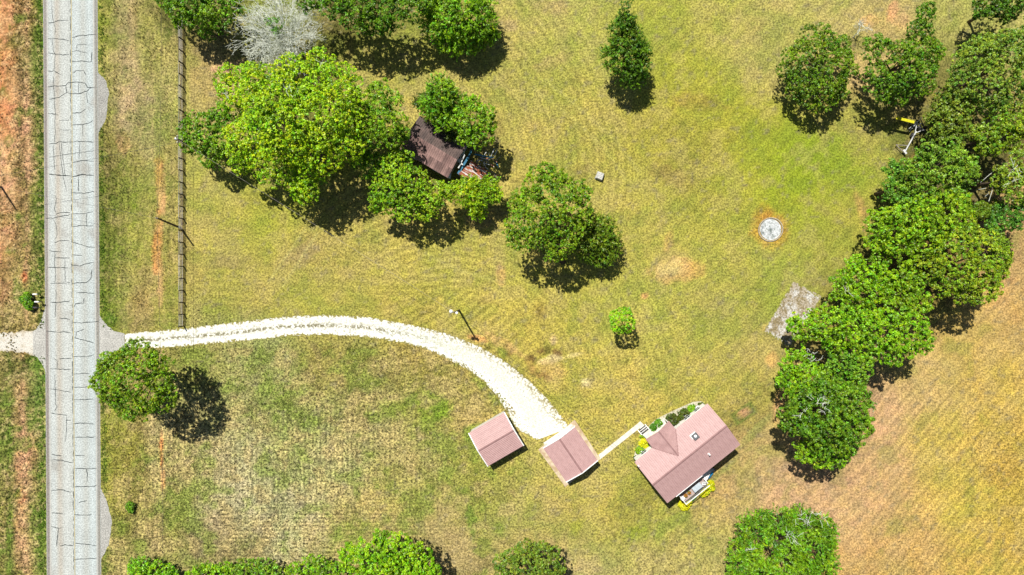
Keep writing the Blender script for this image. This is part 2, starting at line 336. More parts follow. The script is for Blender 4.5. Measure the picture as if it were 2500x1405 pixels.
def ground_col(x, y, detail=True):
    """display-referred linear colour and grain at photo pixels x, y"""
    wx = x + 26 * fbm(x, y, 90, 5) + 9 * fbm(x, y, 22, 6); wy = y + 26 * fbm(x, y, 90, 7) + 9 * fbm(x, y, 22, 8)
    cx_ = np.clip(wx, -200, 2700); cy_ = np.clip(wy, -150, 1550)
    num = np.zeros(x.shape + (4,)); den = np.zeros(x.shape)
    ax = np.where((cx_ > 250) | (cx_ < -40), 1.0, 1.0)
    for i in range(len(CPa)):
        narrow = CPa[i, 0] < 440
        sx = 26.0 if narrow else 70.0; sy = 80.0 if narrow else 70.0
        d2 = ((cx_ - CPa[i, 0]) / sx) ** 2 + ((cy_ - CPa[i, 1]) / sy) ** 2
        w = np.exp(-np.minimum(d2, 40)) + 1e-5 / (1 + d2) ** 2
        den += w
        for k in range(3): num[..., k] += w * CPl[i, k]
        num[..., 3] += w * CPa[i, 5]
    c = num / den[..., None]
    rgb, g = c[..., :3], c[..., 3]
    for (px, py, rx, ry, rot, col, st, rag) in PATCH:
        a = math.radians(rot); ca, sa = math.cos(a), math.sin(a)
        m = (np.abs(x - px) < (rx + ry) * 2) & (np.abs(y - py) < (rx + ry) * 2)
        if not m.any(): continue
        dx, dy = x[m] - px, y[m] - py
        u = (ca * dx + sa * dy) / rx; v = (-sa * dx + ca * dy) / ry
        r = np.hypot(u, v) + rag * (.55 * fbm(x[m], y[m], 16, 31, 3) + .35 * fbm(x[m], y[m], 5, 32, 2))
        w = (st * (1 - sstep(.55, 1.15, r)))[:, None]
        rgb[m] = rgb[m] * (1 - w) + lin(col) * w
    # mottling: patches of greener / browner / paler turf
    n1 = fbm(x, y, 60, 41); n2 = fbm(x, y, 14, 42, 3); n3 = fbm(x, y, 240, 43)
    lawn = 1.0
    rgb *= (1 + .22 * n2 + .13 * n1)[..., None]
    rgb[..., 0] *= 1 + .13 * n1 * lawn - .05 * n3; rgb[..., 2] *= 1 - .18 * n2 + .15 * n1
    # patches of green clover and bleached thatch
    fl = ((x > 250) & (x < 1260) & (y > 850)) * 1.0
    n4 = fbm(x, y, 44, 501, 4); n5 = fbm(x, y, 20, 502, 3)
    w = np.clip((.28 + .3 * fl) * sstep(.08, .45, n4 + .25 * n5), 0, 1); rgb = rgb * (1 - w[..., None]) + lin((128, 148, 56)) * w[..., None]
    w = np.clip((.25 + .25 * fl) * sstep(.05, .42, -n4 + .4 * n5), 0, 1); rgb = rgb * (1 - w[..., None]) + lin((204, 178, 122)) * w[..., None]
    w = np.clip((.25 + .25 * fl) * sstep(.22, .5, n5), 0, 1); rgb = rgb * (1 - w[..., None]) + rgb * .62 * w[..., None]
    # small darker weeds and thatch spots
    sp = sstep(.34, .62, fbm(x, y, 9, 51, 3) + .25 * n1)
    rgb *= (1 - .5 * sp * np.clip(g, .4, 1))[..., None]
    # mowing passes: arcs round the centre of the lawn and straight rows in the lower field
    R1 = np.hypot(x - 1090, (y - 1010) * .92) + 16 * fbm(x, y, 320, 61, 1)
    m1 = sstep(250, 300, R1) * (1 - sstep(560, 640, R1)) * sstep(1050, 1120, x + (780 - y)) * (y < 900)
    R2 = np.hypot(x - 860, y - 420) + 14 * fbm(x, y, 300, 62, 1)
    m2 = sstep(330, 380, R2) * (1 - sstep(640, 720, R2)) * (x > 900) * (1 - m1)
    T3 = x * .72 + y * .70
    m3 = sstep(1500, 1600, x) * (1 - m1)
    st = .17 * m1 * np.sin(R1 * 2 * math.pi / 17) + .15 * m2 * np.sin(R2 * 2 * math.pi / 19) + .08 * m3 * np.sin(T3 * 2 * math.pi / 24)
    left = (x > 480) & (x < 1130) & (y < 760)
    R4 = (y - .1 * x) + 14 * fbm(x, y, 220, 63, 2)
    st += .09 * left * np.sin(R4 * 2 * math.pi / 19) * sstep(520, 640, y)
    fld = sstep(470, 520, x) * (1 - sstep(1050, 1150, x)) * sstep(850, 900, y)
    st += .24 * fld * sstep(950, 1010, y) * (1 - sstep(1210, 1250, y)) * np.sin((x + 5 * n1) * 2 * math.pi / 10.5) * (.5 + .5 * n3 + .4)
    st += .26 * fld * sstep(1215, 1250, y) * np.sin((y + 4 * n1) * 2 * math.pi / 9) 
    lr = sstep(2100, 2200, x) * sstep(850, 1000, y)
    st += .14 * lr * np.sin((x * .8 + y * .62 + 20 * n3) * 2 * math.pi / 15)
    vg = (x > 240) & (x < 440)
    st += .24 * vg * fbm(x * 9, y * .35, 40, 66, 3) * 1.6 + .22 * (x < 110) * fbm(x * 7, y * .5, 40, 67, 3) * 1.6
    rgb *= (1 + st)[..., None]
    # faint double wheel tracks across the left lawn, ruts, and the bright grass beside the fence
    for pts, w0, k in (([(690, 700), (775, 570)], 2.2, .35), ([(655, 690), (745, 560)], 2.2, .3), ([(1040, 620), (1120, 660), (1230, 690)], 3, .2),
                       ([(1330, 195), (1420, 270), (1500, 340), (1560, 420)], 3, .2), ([(1300, 215), (1400, 290), (1480, 370), (1530, 440)], 3, .16),
                       ([(880, 1260), (1000, 1190), (1080, 1140)], 3, .22), ([(870, 1250), (985, 1180)], 3, .2),
                       ([(985, 860), (1000, 960), (1010, 1100)], 4, .12)):
        d = seg_dist(x, y, pts); w = min(.75, k * 1.5) * np.exp(-(d / w0) ** 2)
        rgb = rgb * (1 - w[..., None]) + lin((214, 204, 128)) * w[..., None]
    d = np.abs(x - (456 + .003 * y)); w = .7 * np.exp(-(d / 2.0) ** 2) * ((y > 60) & (y < 330))
    rgb = rgb * (1 - w[..., None]) + lin((146, 168, 20)) * w[..., None]
    w = np.clip(.8 * np.exp(-((x - (443 + .003 * y)) / 6.0) ** 2) * (.75 + .5 * fbm(x, y, 8, 611, 2)) * (y < 800), 0, .9)
    rgb = rgb * (1 - w[..., None]) + lin((104, 84, 62)) * w[..., None]
    # furrowed bands of the bare strip left of the road
    bn = .6 + .7 * fbm(x * 1.6, y, 12, 621, 3)
    for bx, bw, y0, y1, col, k in ((48, 9, -200, 640, (98, 82, 44), .8), (24, 8, 860, 1600, (92, 116, 36), .7), (66, 5, -200, 800, (226, 168, 136), .55), (12, 4, -200, 560, (240, 168, 120), .5),
                                   (82, 5, 100, 700, (104, 112, 46), .6), (5, 3, 560, 820, (120, 84, 52), .5), (60, 8, 900, 1600, (222, 172, 136), .5), (84, 4, 900, 1600, (112, 116, 58), .5),
                                   (352, 4, 150, 780, (112, 104, 60), .5), (338, 3, 60, 330, (112, 104, 66), .45), (421, 3, -50, 760, (188, 170, 108), .5), (371, 3, 60, 420, (196, 170, 120), .4), (358, 2.5, 1120, 1300, (104, 96, 56), .5), (376, 2.5, 1140, 1300, (104, 96, 56), .5)):
        w = np.clip(k * np.exp(-((x + 5 * fbm(x, y, 50, 622, 2) - bx) / bw) ** 2) * sstep(y0, y0 + 40, y) * (1 - sstep(y1 - 40, y1, y)) * bn, 0, .9)
        rgb = rgb * (1 - w[..., None]) + lin(col) * w[..., None]
    # rectangular bed outline near the house: greener rim
    dx, dy = x - 1820, y - 1012; u = dx * .82 - dy * .57; v = dx * .57 + dy * .82
    rim = np.maximum(np.abs(u) / 24, np.abs(v) / 14); w = .75 * np.exp(-((rim - 1.05) / .22) ** 2)
    rgb = rgb * (1 - w[..., None]) + lin((112, 138, 60)) * w[..., None]
    # road edges: dark green fringe left and right
    e = x - cen(y)
    w = .6 * np.exp(-((e + 76) / 9) ** 2) * (.6 + .5 * n2) + .55 * np.exp(-((e - 74) / 6) ** 2) * (.6 + .6 * n2) * (y > 300)
    w = np.clip(w, 0, .8); rgb = rgb * (1 - w[..., None]) + lin((92, 122, 34)) * w[..., None]
    # clods, dead grass and weeds of the rough strips either side of the road
    rough = np.where(x < 112, 1.1, .0) + .42 * ((x > 240) & (x < 436)) + .3 * fld
    a1 = fbm(x * 1.3, y, 16, 301, 4); a2 = fbm(x * 1.2, y, 7, 302, 3); a3 = fbm(x, y * .7, 26, 303, 3)
    w = np.clip(rough * .75 * sstep(.02, .38, a2 + .3 * a1), 0, 1); rgb = rgb * (1 - w[..., None]) + rgb * np.array([.36, .42, .34]) * w[..., None]
    w = np.clip(rough * .6 * sstep(.15, .5, a3), 0, 1); rgb = rgb * (1 - w[..., None]) + lin((104, 126, 48)) * w[..., None]
    w = np.clip(rough * .4 * sstep(.12, .45, -a2 + .2 * a1), 0, 1); rgb = rgb * (1 - w[..., None]) + lin((224, 192, 142)) * w[..., None]
    w = np.clip(.5 * sstep(.42, .62, fbm(x, y, 11, 601, 2)) * (x > 480), 0, 1); rgb = rgb * (1 - w[..., None]) + lin((140, 128, 104)) * w[..., None]
    lum = rgb @ np.array([.3, .6, .1])
    rgb = np.clip(lum[..., None] + (rgb - lum[..., None]) * 1.0, .01, 1) * np.array([1.15, 1.19, 1.13])
    return rgb, g

def axis(a0, a1, step, lo, hi):
    inner = np.arange(a0, a1 + step / 2, step); out = []; s = step
    p = a0
    L = []
    while p > lo: s *= 1.35; p -= s; L.append(p)
    s = step; p = a1; R = []
    while p < hi: s *= 1.35; p += s; R.append(p)
    return np.concatenate([np.array(L[::-1]), inner, np.array(R)])
gx = axis(-80, 80, .36, -1500, 1500); gy = axis(-46, 46, .3, -1500, 1500)
X, Y = np.meshgrid(gx, gy, indexing='ij')
def to_px(x, y): return x / S + CX, -y / S + CY
PX, PY = to_px(X, Y)
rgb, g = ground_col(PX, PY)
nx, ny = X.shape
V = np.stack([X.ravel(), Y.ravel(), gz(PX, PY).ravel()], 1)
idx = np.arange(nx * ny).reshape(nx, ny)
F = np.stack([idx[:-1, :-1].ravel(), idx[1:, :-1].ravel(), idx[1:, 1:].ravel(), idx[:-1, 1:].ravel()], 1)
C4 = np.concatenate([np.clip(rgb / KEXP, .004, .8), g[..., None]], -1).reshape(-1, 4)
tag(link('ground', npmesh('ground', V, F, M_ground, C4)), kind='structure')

# ------------------------------------------------------------------ sheets on the ground
def sheet(name, edgeA, edgeB, z, mtl, colfn, nu=12, step=5.0, kind='structure', jit=0.0, seed=3):
    """grid between two pixel polylines with the same number of points; colours by colfn(px,py,u)"""
    EA, EB = np.array(edgeA, float), np.array(edgeB, float)
    L = np.hypot(*np.diff((EA + EB) / 2, axis=0).T); t = np.concatenate([[0], np.cumsum(L)])
    n = max(2, int(t[-1] / step)); tt = np.linspace(0, t[-1], n)
    def smooth(E):
        a = np.stack([np.interp(tt, t, E[:, 0]), np.interp(tt, t, E[:, 1])], 1)
        k = max(1, int(22 / step))
        if len(E) > 5:
            pad = np.concatenate([np.repeat(a[:1], k, 0), a, np.repeat(a[-1:], k, 0)]); ker = np.ones(2 * k + 1) / (2 * k + 1)
            a = np.stack([np.convolve(pad[:, 0], ker, 'valid'), np.convolve(pad[:, 1], ker, 'valid')], 1)
        return a
    a, b = smooth(EA), smooth(EB)
    if jit:
        a = a + jit * np.stack([fbm(a[:, 0], a[:, 1], 7, seed, 3) * 1.4, fbm(a[:, 0], a[:, 1], 6, seed + 1, 3) * 1.4], 1)
        b = b + jit * np.stack([fbm(b[:, 0], b[:, 1], 7, seed + 2, 3) * 1.4, fbm(b[:, 0], b[:, 1], 6, seed + 3, 3) * 1.4], 1)
    u = np.linspace(0, 1, nu)
    P = a[:, None, :] * (1 - u)[None, :, None] + b[:, None, :] * u[None, :, None]
    px, py = P[..., 0], P[..., 1]
    rgb, gr = colfn(px, py, np.broadcast_to(u, px.shape), np.broadcast_to(tt[:, None] / t[-1], px.shape))
    V = np.stack([(px - CX) * S, -(py - CY) * S, np.full(px.shape, z)], -1).reshape(-1, 3)
    idx = np.arange(px.size).reshape(px.shape)
    F = np.stack([idx[:-1, :-1].ravel(), idx[:-1, 1:].ravel(), idx[1:, 1:].ravel(), idx[1:, :-1].ravel()], 1)
    me = npmesh(name, V, F, mtl, np.concatenate([np.clip(rgb / KEXP, .004, .8), gr[..., None]], -1).reshape(-1, 4))
    if me.polygons[0].normal.z < 0: me.flip_normals()
    return tag(link(name, me), kind=kind)
def mixrgb(base, col, w): return base * (1 - w[..., None]) + lin(col) * w[..., None]
def road_cf(px, py, u, t):
    e = px - cen(py)
    rgb = np.broadcast_to(lin((206, 210, 204)), px.shape + (3,)).copy()
    rgb = mixrgb(rgb, (198, 210, 210), .6 * (e > 0))
    for c, w0, k, col in ((-33, 7, .55, (196, 180, 160)), (30, 8, .3, (200, 190, 172)), (-47, 6, .5, (216, 224, 224)), (-14, 7, .5, (220, 224, 220)), (14, 7, .6, (222, 228, 226)), (47, 6, .55, (218, 228, 228)),
                          (-62, 4.5, .95, (150, 138, 132)), (62, 4.5, .95, (152, 144, 132))):
        rgb = mixrgb(rgb, col, k * np.exp(-((e - c) / w0) ** 2) * (1 + .35 * fbm(px * 4, py * .3, 60, 71, 3)).clip(0, 1.2).clip(0, 1 / max(k, .6)))
    rgb = rgb * (1 + .10 * fbm(px, py, 26, 72) + .06 * fbm(px * 3, py, 12, 73))[..., None]
    rgb = mixrgb(rgb, (166, 160, 150), np.clip(.5 * sstep(.25, .6, fbm(px, py, 40, 74)), 0, 1))
    return rgb * 1.12, np.full(px.shape, .7)
ys = np.linspace(-1600, 3000, 24)
sheet('road', [(cen(y) - 66.5, y) for y in ys], [(cen(y) + 66.5, y) for y in ys], .012, M_road, road_cf, nu=40, step=10)
def strip(name, fn, x0, x1, y0, y1, z, m, parent=None):
    mb = MB(); ys = np.arange(y0, y1 + 1, 60.0)
    vs = []
    for y in ys:
        a, b = W(cen(y) + x0, y), W(cen(y) + x1, y); vs += [(a.x, a.y, z), (b.x, b.y, z)]
    fs = [(2 * i, 2 * i + 2, 2 * i + 3, 2 * i + 1) for i in range(len(ys) - 1)]
    mb.add(vs, fs); return mb.build(name, m, parent)
road = bpy.data.objects['road']
strip('edge_line', None, -57.6, -55.4, -1600, 3000, .0165, M_linew, road)
strip('edge_line', None, 55.6, 57.6, -1600, 3000, .0165, M_linew, road)
strip('centre_line', None, 1.2, 3.4, -1600, 3000, .0165, M_liney, road)
# sealed cracks traced along the road
CR = []
def cr(off, sc, lst, w=1.25):
    for pl in lst: CR.append(([(off[0] + x / sc, off[1] + y / sc) for x, y in pl], w))
cr((0, 0), 2.989, [[(350,168),(395,165),(420,152),(500,150)],[(350,285),(420,283),(460,290),(505,300)],[(350,390),(405,395),(460,402),(505,397)],
 [(350,520),(395,520),(445,548)],[(350,637),(400,630),(480,628),(495,605),(560,600),(620,608),(640,640),(690,640)],[(480,630),(487,675),(430,712),(360,728)],
 [(487,678),(530,688),(580,685),(640,665),(665,640)],[(525,275),(590,262),(640,258),(700,250)],[(525,450),(600,448),(665,455),(672,380)],[(530,538),(555,520),(610,517),(628,550)],
 [(525,828),(580,825),(628,797)],[(525,915),(600,912),(650,900),(680,880)],[(360,1052),(410,1048),(430,1038),(520,1040),(560,1032),(690,1038)],
 [(530,1190),(590,1175),(640,1172),(685,1180)],[(358,1272),(430,1280),(510,1285)],[(530,1293),(600,1275),(640,1282),(685,1282)],[(350,830),(410,835),(425,842)]])
cr((0, 0), 2.989, [[(380,5),(380,60),(383,120),(392,170),(402,205),(402,250)],[(383,290),(390,370),(403,400),(398,470),(395,520)],[(390,560),(397,740),(405,830),(400,900),(405,950),(395,1045)],
 [(390,1060),(390,1100),(395,1180),(400,1240)],[(525,375),(575,375),(645,390)],[(560,375),(562,330),(640,322)],[(602,912),(605,1005)],[(570,1290),(575,1400)],[(430,950),(505,950)],[(430,878),(505,878)],
 [(632,680),(640,750),(668,765)],[(575,600),(572,680)],[(430,1040),(440,1120),(460,1280),(487,1400)],[(448,1040),(458,1150),(478,1290)],[(583,1040),(575,1160)],[(358,1150),(480,1130),(690,1100)]], .8)
cr((0, 400), 3.512, [[(420,90),(500,100),(600,103)],[(620,112),(710,97),(800,100)],[(620,248),(720,255),(810,238)],[(480,435),(520,422),(600,420)],[(390,468),(470,467),(540,450),(600,438)],[(618,428),(720,430),(800,410)],
 [(620,540),(700,530),(805,535)],[(465,680),(520,660),(595,660)],[(620,675),(700,695),(760,715),(815,720)],[(420,745),(470,755),(525,755)],[(470,808),(600,810)],[(410,887),(590,895)],
 [(430,1027),(530,1027),(600,1020)],[(615,1027),(740,1018),(780,985),(790,910)],[(610,868),(685,878),(740,858),(805,845)],[(620,780),(705,790)],[(650,1103),(720,1106),(810,1112)],[(720,1150),(718,1195),(650,1200),(635,1230)],
 [(430,1188),(500,1190),(600,1178)],[(510,1325),(600,1333)],[(620,1358),(700,1365),(850,1352)]])
cr((0, 400), 3.512, [[(672,112),(672,235)],[(740,430),(745,540)],[(470,760),(470,880),(480,950),(470,1025)],[(555,815),(560,1015)],[(470,270),(485,300),(470,380),(480,435)],[(460,480),(480,520),(490,610),(470,650)],[(480,1080),(480,1200),(470,1320)]], .85)
cr((0, 660), 3.0547, [[(345,455),(450,465),(480,458),(530,470)],[(555,505),(620,520),(700,543)],[(565,505),(570,460),(628,440)],[(548,643),(650,645),(700,632)],[(440,662),(535,658)],[(372,735),(530,742)],[(548,773),(670,772)],
 [(545,872),(620,875),(705,865)],[(378,885),(450,895),(530,912)],[(550,968),(700,962)],[(378,1067),(500,1083)],[(490,1118),(530,1120)],[(545,1145),(620,1140),(705,1150)],[(555,1245),(705,1245)],[(385,1375),(460,1385)],[(560,1382),(630,1382)]])
cr((0, 660), 3.0547, [[(497,1083),(497,1180),(490,1280)],[(410,780),(415,1000),(425,1020),(405,1055)],[(400,650),(425,680),(425,730)]], .85)
cr((0, 1080), 3.906, [[(500,168),(590,170),(640,188),(695,193)],[(708,246),(830,255),(925,250)],[(490,460),(580,452),(670,475),(685,472)],[(710,427),(900,423),(930,405)],[(750,575),(830,557)],
 [(490,675),(600,680)],[(708,690),(800,697),(875,690)],[(490,805),(560,822),(595,817)],[(560,822),(548,900),(540,990)],[(570,990),(620,980),(700,988)],[(720,965),(800,970),(920,988)],[(700,1120),(920,1105)],[(825,258),(835,310),(828,385)]])
mb = MB(); rr = random.Random(5)
def ribbon(mb, pts, w, z):
    P = []
    for (x0, y0), (x1, y1) in zip(pts[:-1], pts[1:]):
        L = math.hypot(x1 - x0, y1 - y0); n = max(1, int(L / 5))
        for i in range(n): P.append((x0 + (x1 - x0) * i / n + rr.uniform(-.7, .7), y0 + (y1 - y0) * i / n + rr.uniform(-.7, .7)))
    P.append(pts[-1]); vs = []
    for i, p in enumerate(P):
        a = P[max(0, i - 1)]; b = P[min(len(P) - 1, i + 1)]
        dx, dy = b[0] - a[0], b[1] - a[1]; l = math.hypot(dx, dy) or 1
        ww = w * rr.uniform(.55, 1.15) * (.5 if i in (0, len(P) - 1) else 1)
        for s in (-1, 1):
            q = W(p[0] - s * dy / l * ww / 1, p[1] + s * dx / l * ww / 1); vs.append((q.x, q.y, z))
    mb.add(vs, [(2 * i, 2 * i + 2, 2 * i + 3, 2 * i + 1) for i in range(len(P) - 1)])
for pts, w in CR: ribbon(mb, pts, w * .72, .0205)
for k in range(-30, 90):          # broken seam beside the centre line
    y0 = k * 20 + rr.uniform(-3, 3); y1 = y0 + rr.uniform(8, 19)
    ribbon(mb, [(cen(y0) - .3, y0), (cen(y1) - .3, y1)], .8, .0245)
o = mb.build('crack_seal', M_tar, road); tag(o, kind='stuff')

def apron_cf(px, py, u, t):
    rgb = np.broadcast_to(lin((214, 212, 204)), px.shape + (3,)) * (1 + .16 * fbm(px, py, 14, 81) + .1 * fbm(px, py, 40, 82))[..., None]
    return rgb, np.full(px.shape, .8)
sheet('apron', [(236, 752), (246, 776), (262, 797), (280, 809), (304, 815)], [(236, 935), (248, 905), (262, 876), (280, 858), (304, 851)], .008, M_road, apron_cf, 14, 3, jit=1.5)
sheet('apron', [(112, 745), (104, 772), (97, 793), (88, 804), (80, 810)], [(118, 940), (110, 905), (102, 886), (92, 873), (80, 866)], .008, M_road, apron_cf, 12, 3, jit=1.5)
sheet('road_patch', [(235, 175), (235, 225), (235, 270), (235, 310), (235, 330)], [(238, 176), (259, 198), (266, 228), (259, 290), (238, 330)], .0083, M_road, lambda a, b, u, t: (apron_cf(a, b, u, t)[0] * .74, np.full(a.shape, .9)), 8, 3, jit=1.5)
sheet('road_patch', [(241, 1190), (241, 1230), (241, 1290), (241, 1340), (241, 1370)], [(244, 1191), (262, 1225), (273, 1275), (266, 1330), (245, 1370)], .0083, M_road, lambda a, b, u, t: (apron_cf(a, b, u, t)[0] * .86, np.full(a.shape, .9)), 8, 3, jit=1.5)

TOP = [(300, 815), (400, 806), (500, 796), (600, 784), (700, 772), (800, 769), (900, 774), (1000, 793), (1060, 806), (1110, 820), (1170, 846), (1225, 876), (1285, 922), (1335, 972), (1380, 1028), (1396, 1046)]
BOT = [(300, 850), (400, 850), (500, 842), (600, 833), (700, 821), (800, 818), (900, 824), (1000, 841), (1050, 856), (1090, 876), (1130, 896), (1175, 928), (1210, 962), (1236, 1005), (1262, 1050), (1318, 1078)]
def drive_cf(px, py, u, t):
    n = fbm(px, py, 7, 91, 3); n2 = fbm(px, py, 3.2, 92, 2)
    rgb = np.broadcast_to(lin((255, 254, 242)) * 1.3, px.shape + (3,)) * (1 + .08 * n)[..., None]
    # grassy spots down the middle and at the edges
    mid = .95 * np.exp(-((u - .52) / .085) ** 2) * (1 - sstep(.5, .72, t)) + .25 * np.exp(-((u - .45) / .3) ** 2) * (1 - sstep(.6, .9, t))
    w = np.clip(mid * sstep(-.35, .25, n2 + .3 * n), 0, .9)
    rgb = mixrgb(rgb, (138, 128, 84), w)
    wd = 46 + 55 * sstep(.6, 1, t); de = np.minimum(u, 1 - u) * wd
    rgb = mixrgb(rgb, (176, 166, 92), np.clip(sstep(-.1, .22, .45 * n + .8 * n2 + .35 - de / 8), 0, 1))
    sp = sstep(.28, .5, fbm(px, py, 4, 93, 2)); rgb = mixrgb(rgb, (170, 168, 128), .6 * sp * (1 - .6 * sstep(.6, .8, t) * np.exp(-((u - .5) / .25) ** 2)))
    ru = sstep(.5, .75, t) * np.exp(-(u / .26) ** 2)
    rgb = mixrgb(rgb, (176, 160, 96), np.clip(ru * sstep(-.15, .3, n2 + .2 * n), 0, .75))
    yel = sstep(.5, .8, t) * np.exp(-((u - .55) / .22) ** 2)
    rgb = mixrgb(rgb, (240, 248, 214), .4 * yel)
    return rgb, np.full(px.shape, .35)
sheet('driveway', TOP, BOT, .005, M_gravel, drive_cf, 48, 1.7, jit=.3)
sheet('driveway', [(86, 808), (60, 809), (0, 812), (-160, 815)], [(86, 868), (66, 862), (0, 857), (-160, 856)], .0045, M_gravel,
      lambda a, b, u, t: (mixrgb(np.broadcast_to(lin((252, 246, 232)), a.shape + (3,)) * 1.0, (214, 196, 160), np.clip(.5 * sstep(0, .5, fbm(a, b, 12, 95, 3)) + .8 * np.exp(-(np.minimum(u, 1 - u) / .06) ** 2), 0, .8)), np.full(a.shape, .4)), 16, 3, jit=4)
def pad_cf(px, py, u, t):
    n = fbm(px, py, 12, 97, 3); n2 = fbm(px, py, 3.4, 98, 2)
    rgb = np.broadcast_to(lin((214, 200, 176)), px.shape + (3,)).copy() * (1 + .2 * n2)[..., None]
    rgb = mixrgb(rgb, (240, 238, 232), .8 * sstep(-.1, .35, n)); rgb = mixrgb(rgb, (150, 132, 84), np.clip(sstep(.05, .35, n2 - .3 * n + .25 * t), 0, .8))
    de = np.minimum(np.minimum(u, 1 - u) * 82, np.minimum(t, 1 - t) * 142)
    rgb = mixrgb(rgb, (170, 166, 88), np.clip(sstep(-.05, .25, .9 * n2 + .5 * n + .42 - de / 7), 0, 1))
    return rgb, np.full(px.shape, .8)
sheet('gravel_pad', [(1936, 686), (1865, 809)], [(2006, 724), (1928, 848)], .006, M_gravel, pad_cf, 44, 2, jit=2.5)
# gravel bed round the front of the house
EB_ = [(1552, 1132), (1560, 1120), (1580, 1100), (1594, 1088), (1592, 1070), (1600, 1060), (1620, 1045), (1650, 1030), (1680, 1008), (1700, 996), (1722, 992), (1730, 990)]
sheet('gravel_bed', BED_OUT, EB_, .007, M_gravel, lambda a, b, u, t: (mixrgb(np.broadcast_to(lin((240, 234, 206)), a.shape + (3,)).copy(), (206, 190, 130), .5 * sstep(0, .4, fbm(a, b, 8, 99, 3))), np.full(a.shape, .7)), 10, 3)
# concrete walk and slab under the right-hand garage
def flat(name, poly, z0, z1, m, parent=None, kind=None):
    mb = MB(); P = [W(x, y) for x, y in poly]
    if sum((P[i].x * P[(i + 1) % len(P)].y - P[(i + 1) % len(P)].x * P[i].y) for i in range(len(P))) < 0: P.reverse()
    mb.prism([(p.x, p.y) for p in P], z0, z1); o = mb.build(name, m, parent)
    if kind: tag(o, kind=kind)
    return o
# walk: two straight concrete runs
flat('concrete_walk', [(1461, 1111), (1556, 1035), (1563, 1029), (1584, 1049), (1573, 1058), (1561, 1046), (1466, 1121)], -.05, .06, M_conc, kind='structure')
flat('garage_slab', [(1403, 1025), (1466, 1121), (1380, 1189), (1314, 1098)], -.05, .09, M_slab, kind='structure')
flat('garage_doorstep', [(1394, 1036), (1404, 1040), (1336, 1086), (1326, 1082)], .07, .1, M_conc, kind='structure')

# ------------------------------------------------------------------ buildings
def roof_panel_mesh(L, w, ribs, m, rib_h=.035, rib_w=.06, name='roof_panel'):
    """sheet: x = 0..w across the ribs, y = 0..L along them, z up"""
    xs = [(0, .004)]
    for k in range(ribs):
        c = (k + .5) * w / ribs
        xs += [(c - rib_w * .75, .004), (c - rib_w * .35, rib_h), (c + rib_w * .35, rib_h), (c + rib_w * .75, .004)]
    xs += [(w - .012, .004), (w - .006, -.012)]
    mb = MB(); n = len(xs)
    mb.add([(x, 0, z) for x, z in xs] + [(x, L, z) for x, z in xs], [(i, i + 1, n + i + 1, n + i) for i in range(n - 1)])
    return mb.mesh(name, m)
def place_panel(me, parent, org, xdir, ydir):
    xd = Vector(xdir).normalized(); yd = Vector(ydir).normalized(); zd = xd.cross(yd)
    o = bpy.data.objects.new('roof_panel', me); COL.objects.link(o); o.parent = parent
    o.matrix_local = Matrix(((xd.x, yd.x, zd.x, org[0]), (xd.y, yd.y, zd.y, org[1]), (xd.z, yd.z, zd.z, org[2]), (0, 0, 0, 1)))
    return o
def gable_roof_body(name, L, D, ze, zr, th, m, parent):
    mb = MB(); a, b = L / 2, D / 2
    vs = []
    for x in (-a, a): vs += [(x, -b, ze), (x, 0, zr), (x, b, ze), (x, b, ze - th), (x, 0, zr - th), (x, -b, ze - th)]
    mb.add(vs, [(0, 1, 4, 5), (1, 2, 3, 4), (11, 10, 7, 6), (10, 9, 8, 7), (0, 6, 7, 1), (1, 7, 8, 2), (2, 8, 9, 3), (3, 9, 10, 4), (4, 10, 11, 5), (5, 11, 6, 0)])
    return mb.build(name, m, parent)
def gable_walls(mb, x0, x1, y0, y1, ze, zr, t=.12, half=None, zb=-.1):
    half = half or (y1 - y0) / 2
    for x, s in ((x0, 1), (x1, -1)):
        xi = x + s * t; ym = (y0 + y1) / 2
        vs = [(x, y0, zb), (x, y1, zb), (x, y1, ze), (x, ym, zr), (x, y0, ze), (xi, y0, zb), (xi, y1, zb), (xi, y1, ze), (xi, ym, zr), (xi, y0, ze)]
        mb.add(vs, [(0, 1, 2, 3, 4), (9, 8, 7, 6, 5), (0, 5, 6, 1), (1, 6, 7, 2), (2, 7, 8, 3), (3, 8, 9, 4), (4, 9, 5, 0)])
def frame(pxc, z, ax):
    """origin and angle of a building from four roof corners (photo pixels at eave height)"""
    P = [W(x, y, z) for x, y in pxc]; c = sum(P, Vector()) / 4; d = (P[ax[1]] - P[ax[0]])
    return Vector((c.x, c.y, 0)), math.atan2(d.y, d.x)
def tolocal(o, rz, px, py, z):
    p = W(px, py, z) - o; c, s = math.cos(-rz), math.sin(-rz); return Vector((c * p.x - s * p.y, s * p.x + c * p.y, z))

# --- house
ZE, ZR = 3.2, 4.47
N_, E_, S_, W_ = (1727.7, 985.5), (1807.4, 1085.7), (1627.5, 1230.3), (1550.1, 1127.8)
HO, HR = frame([N_, E_, S_, W_], ZE, (3, 0))
HL = (W(*N_, ZE) - W(*W_, ZE)).length * 1.005; HD = (W(*E_, ZE) - W(*N_, ZE)).length
house = empty('house', HO, HR)
tag(house, 'long rose metal roofed house with a small front porch gable and a skylight box', 'house')
roofb = gable_roof_body('roof', HL, HD, ZE, ZR, .09, M_roofseam, house)
sl = Vector((0, HD / 2, ZR - ZE)).length
npan = 15; pw = HL / npan
pm = roof_panel_mesh(sl + .02, pw, 3, M_roof)
for i in range(npan):
    # NW slope (+y): origin at the eave on the right looking up the slope
    place_panel(pm, roofb, (HL / 2 - i * pw, HD / 2 + .02, ZE - .002 + .006), (-1, 0, 0), (0, -HD / 2, ZR - ZE))
    place_panel(pm, roofb, (-HL / 2 + i * pw, -HD / 2 - .02, ZE - .002 + .006), (1, 0, 0), (0, HD / 2, ZR - ZE))
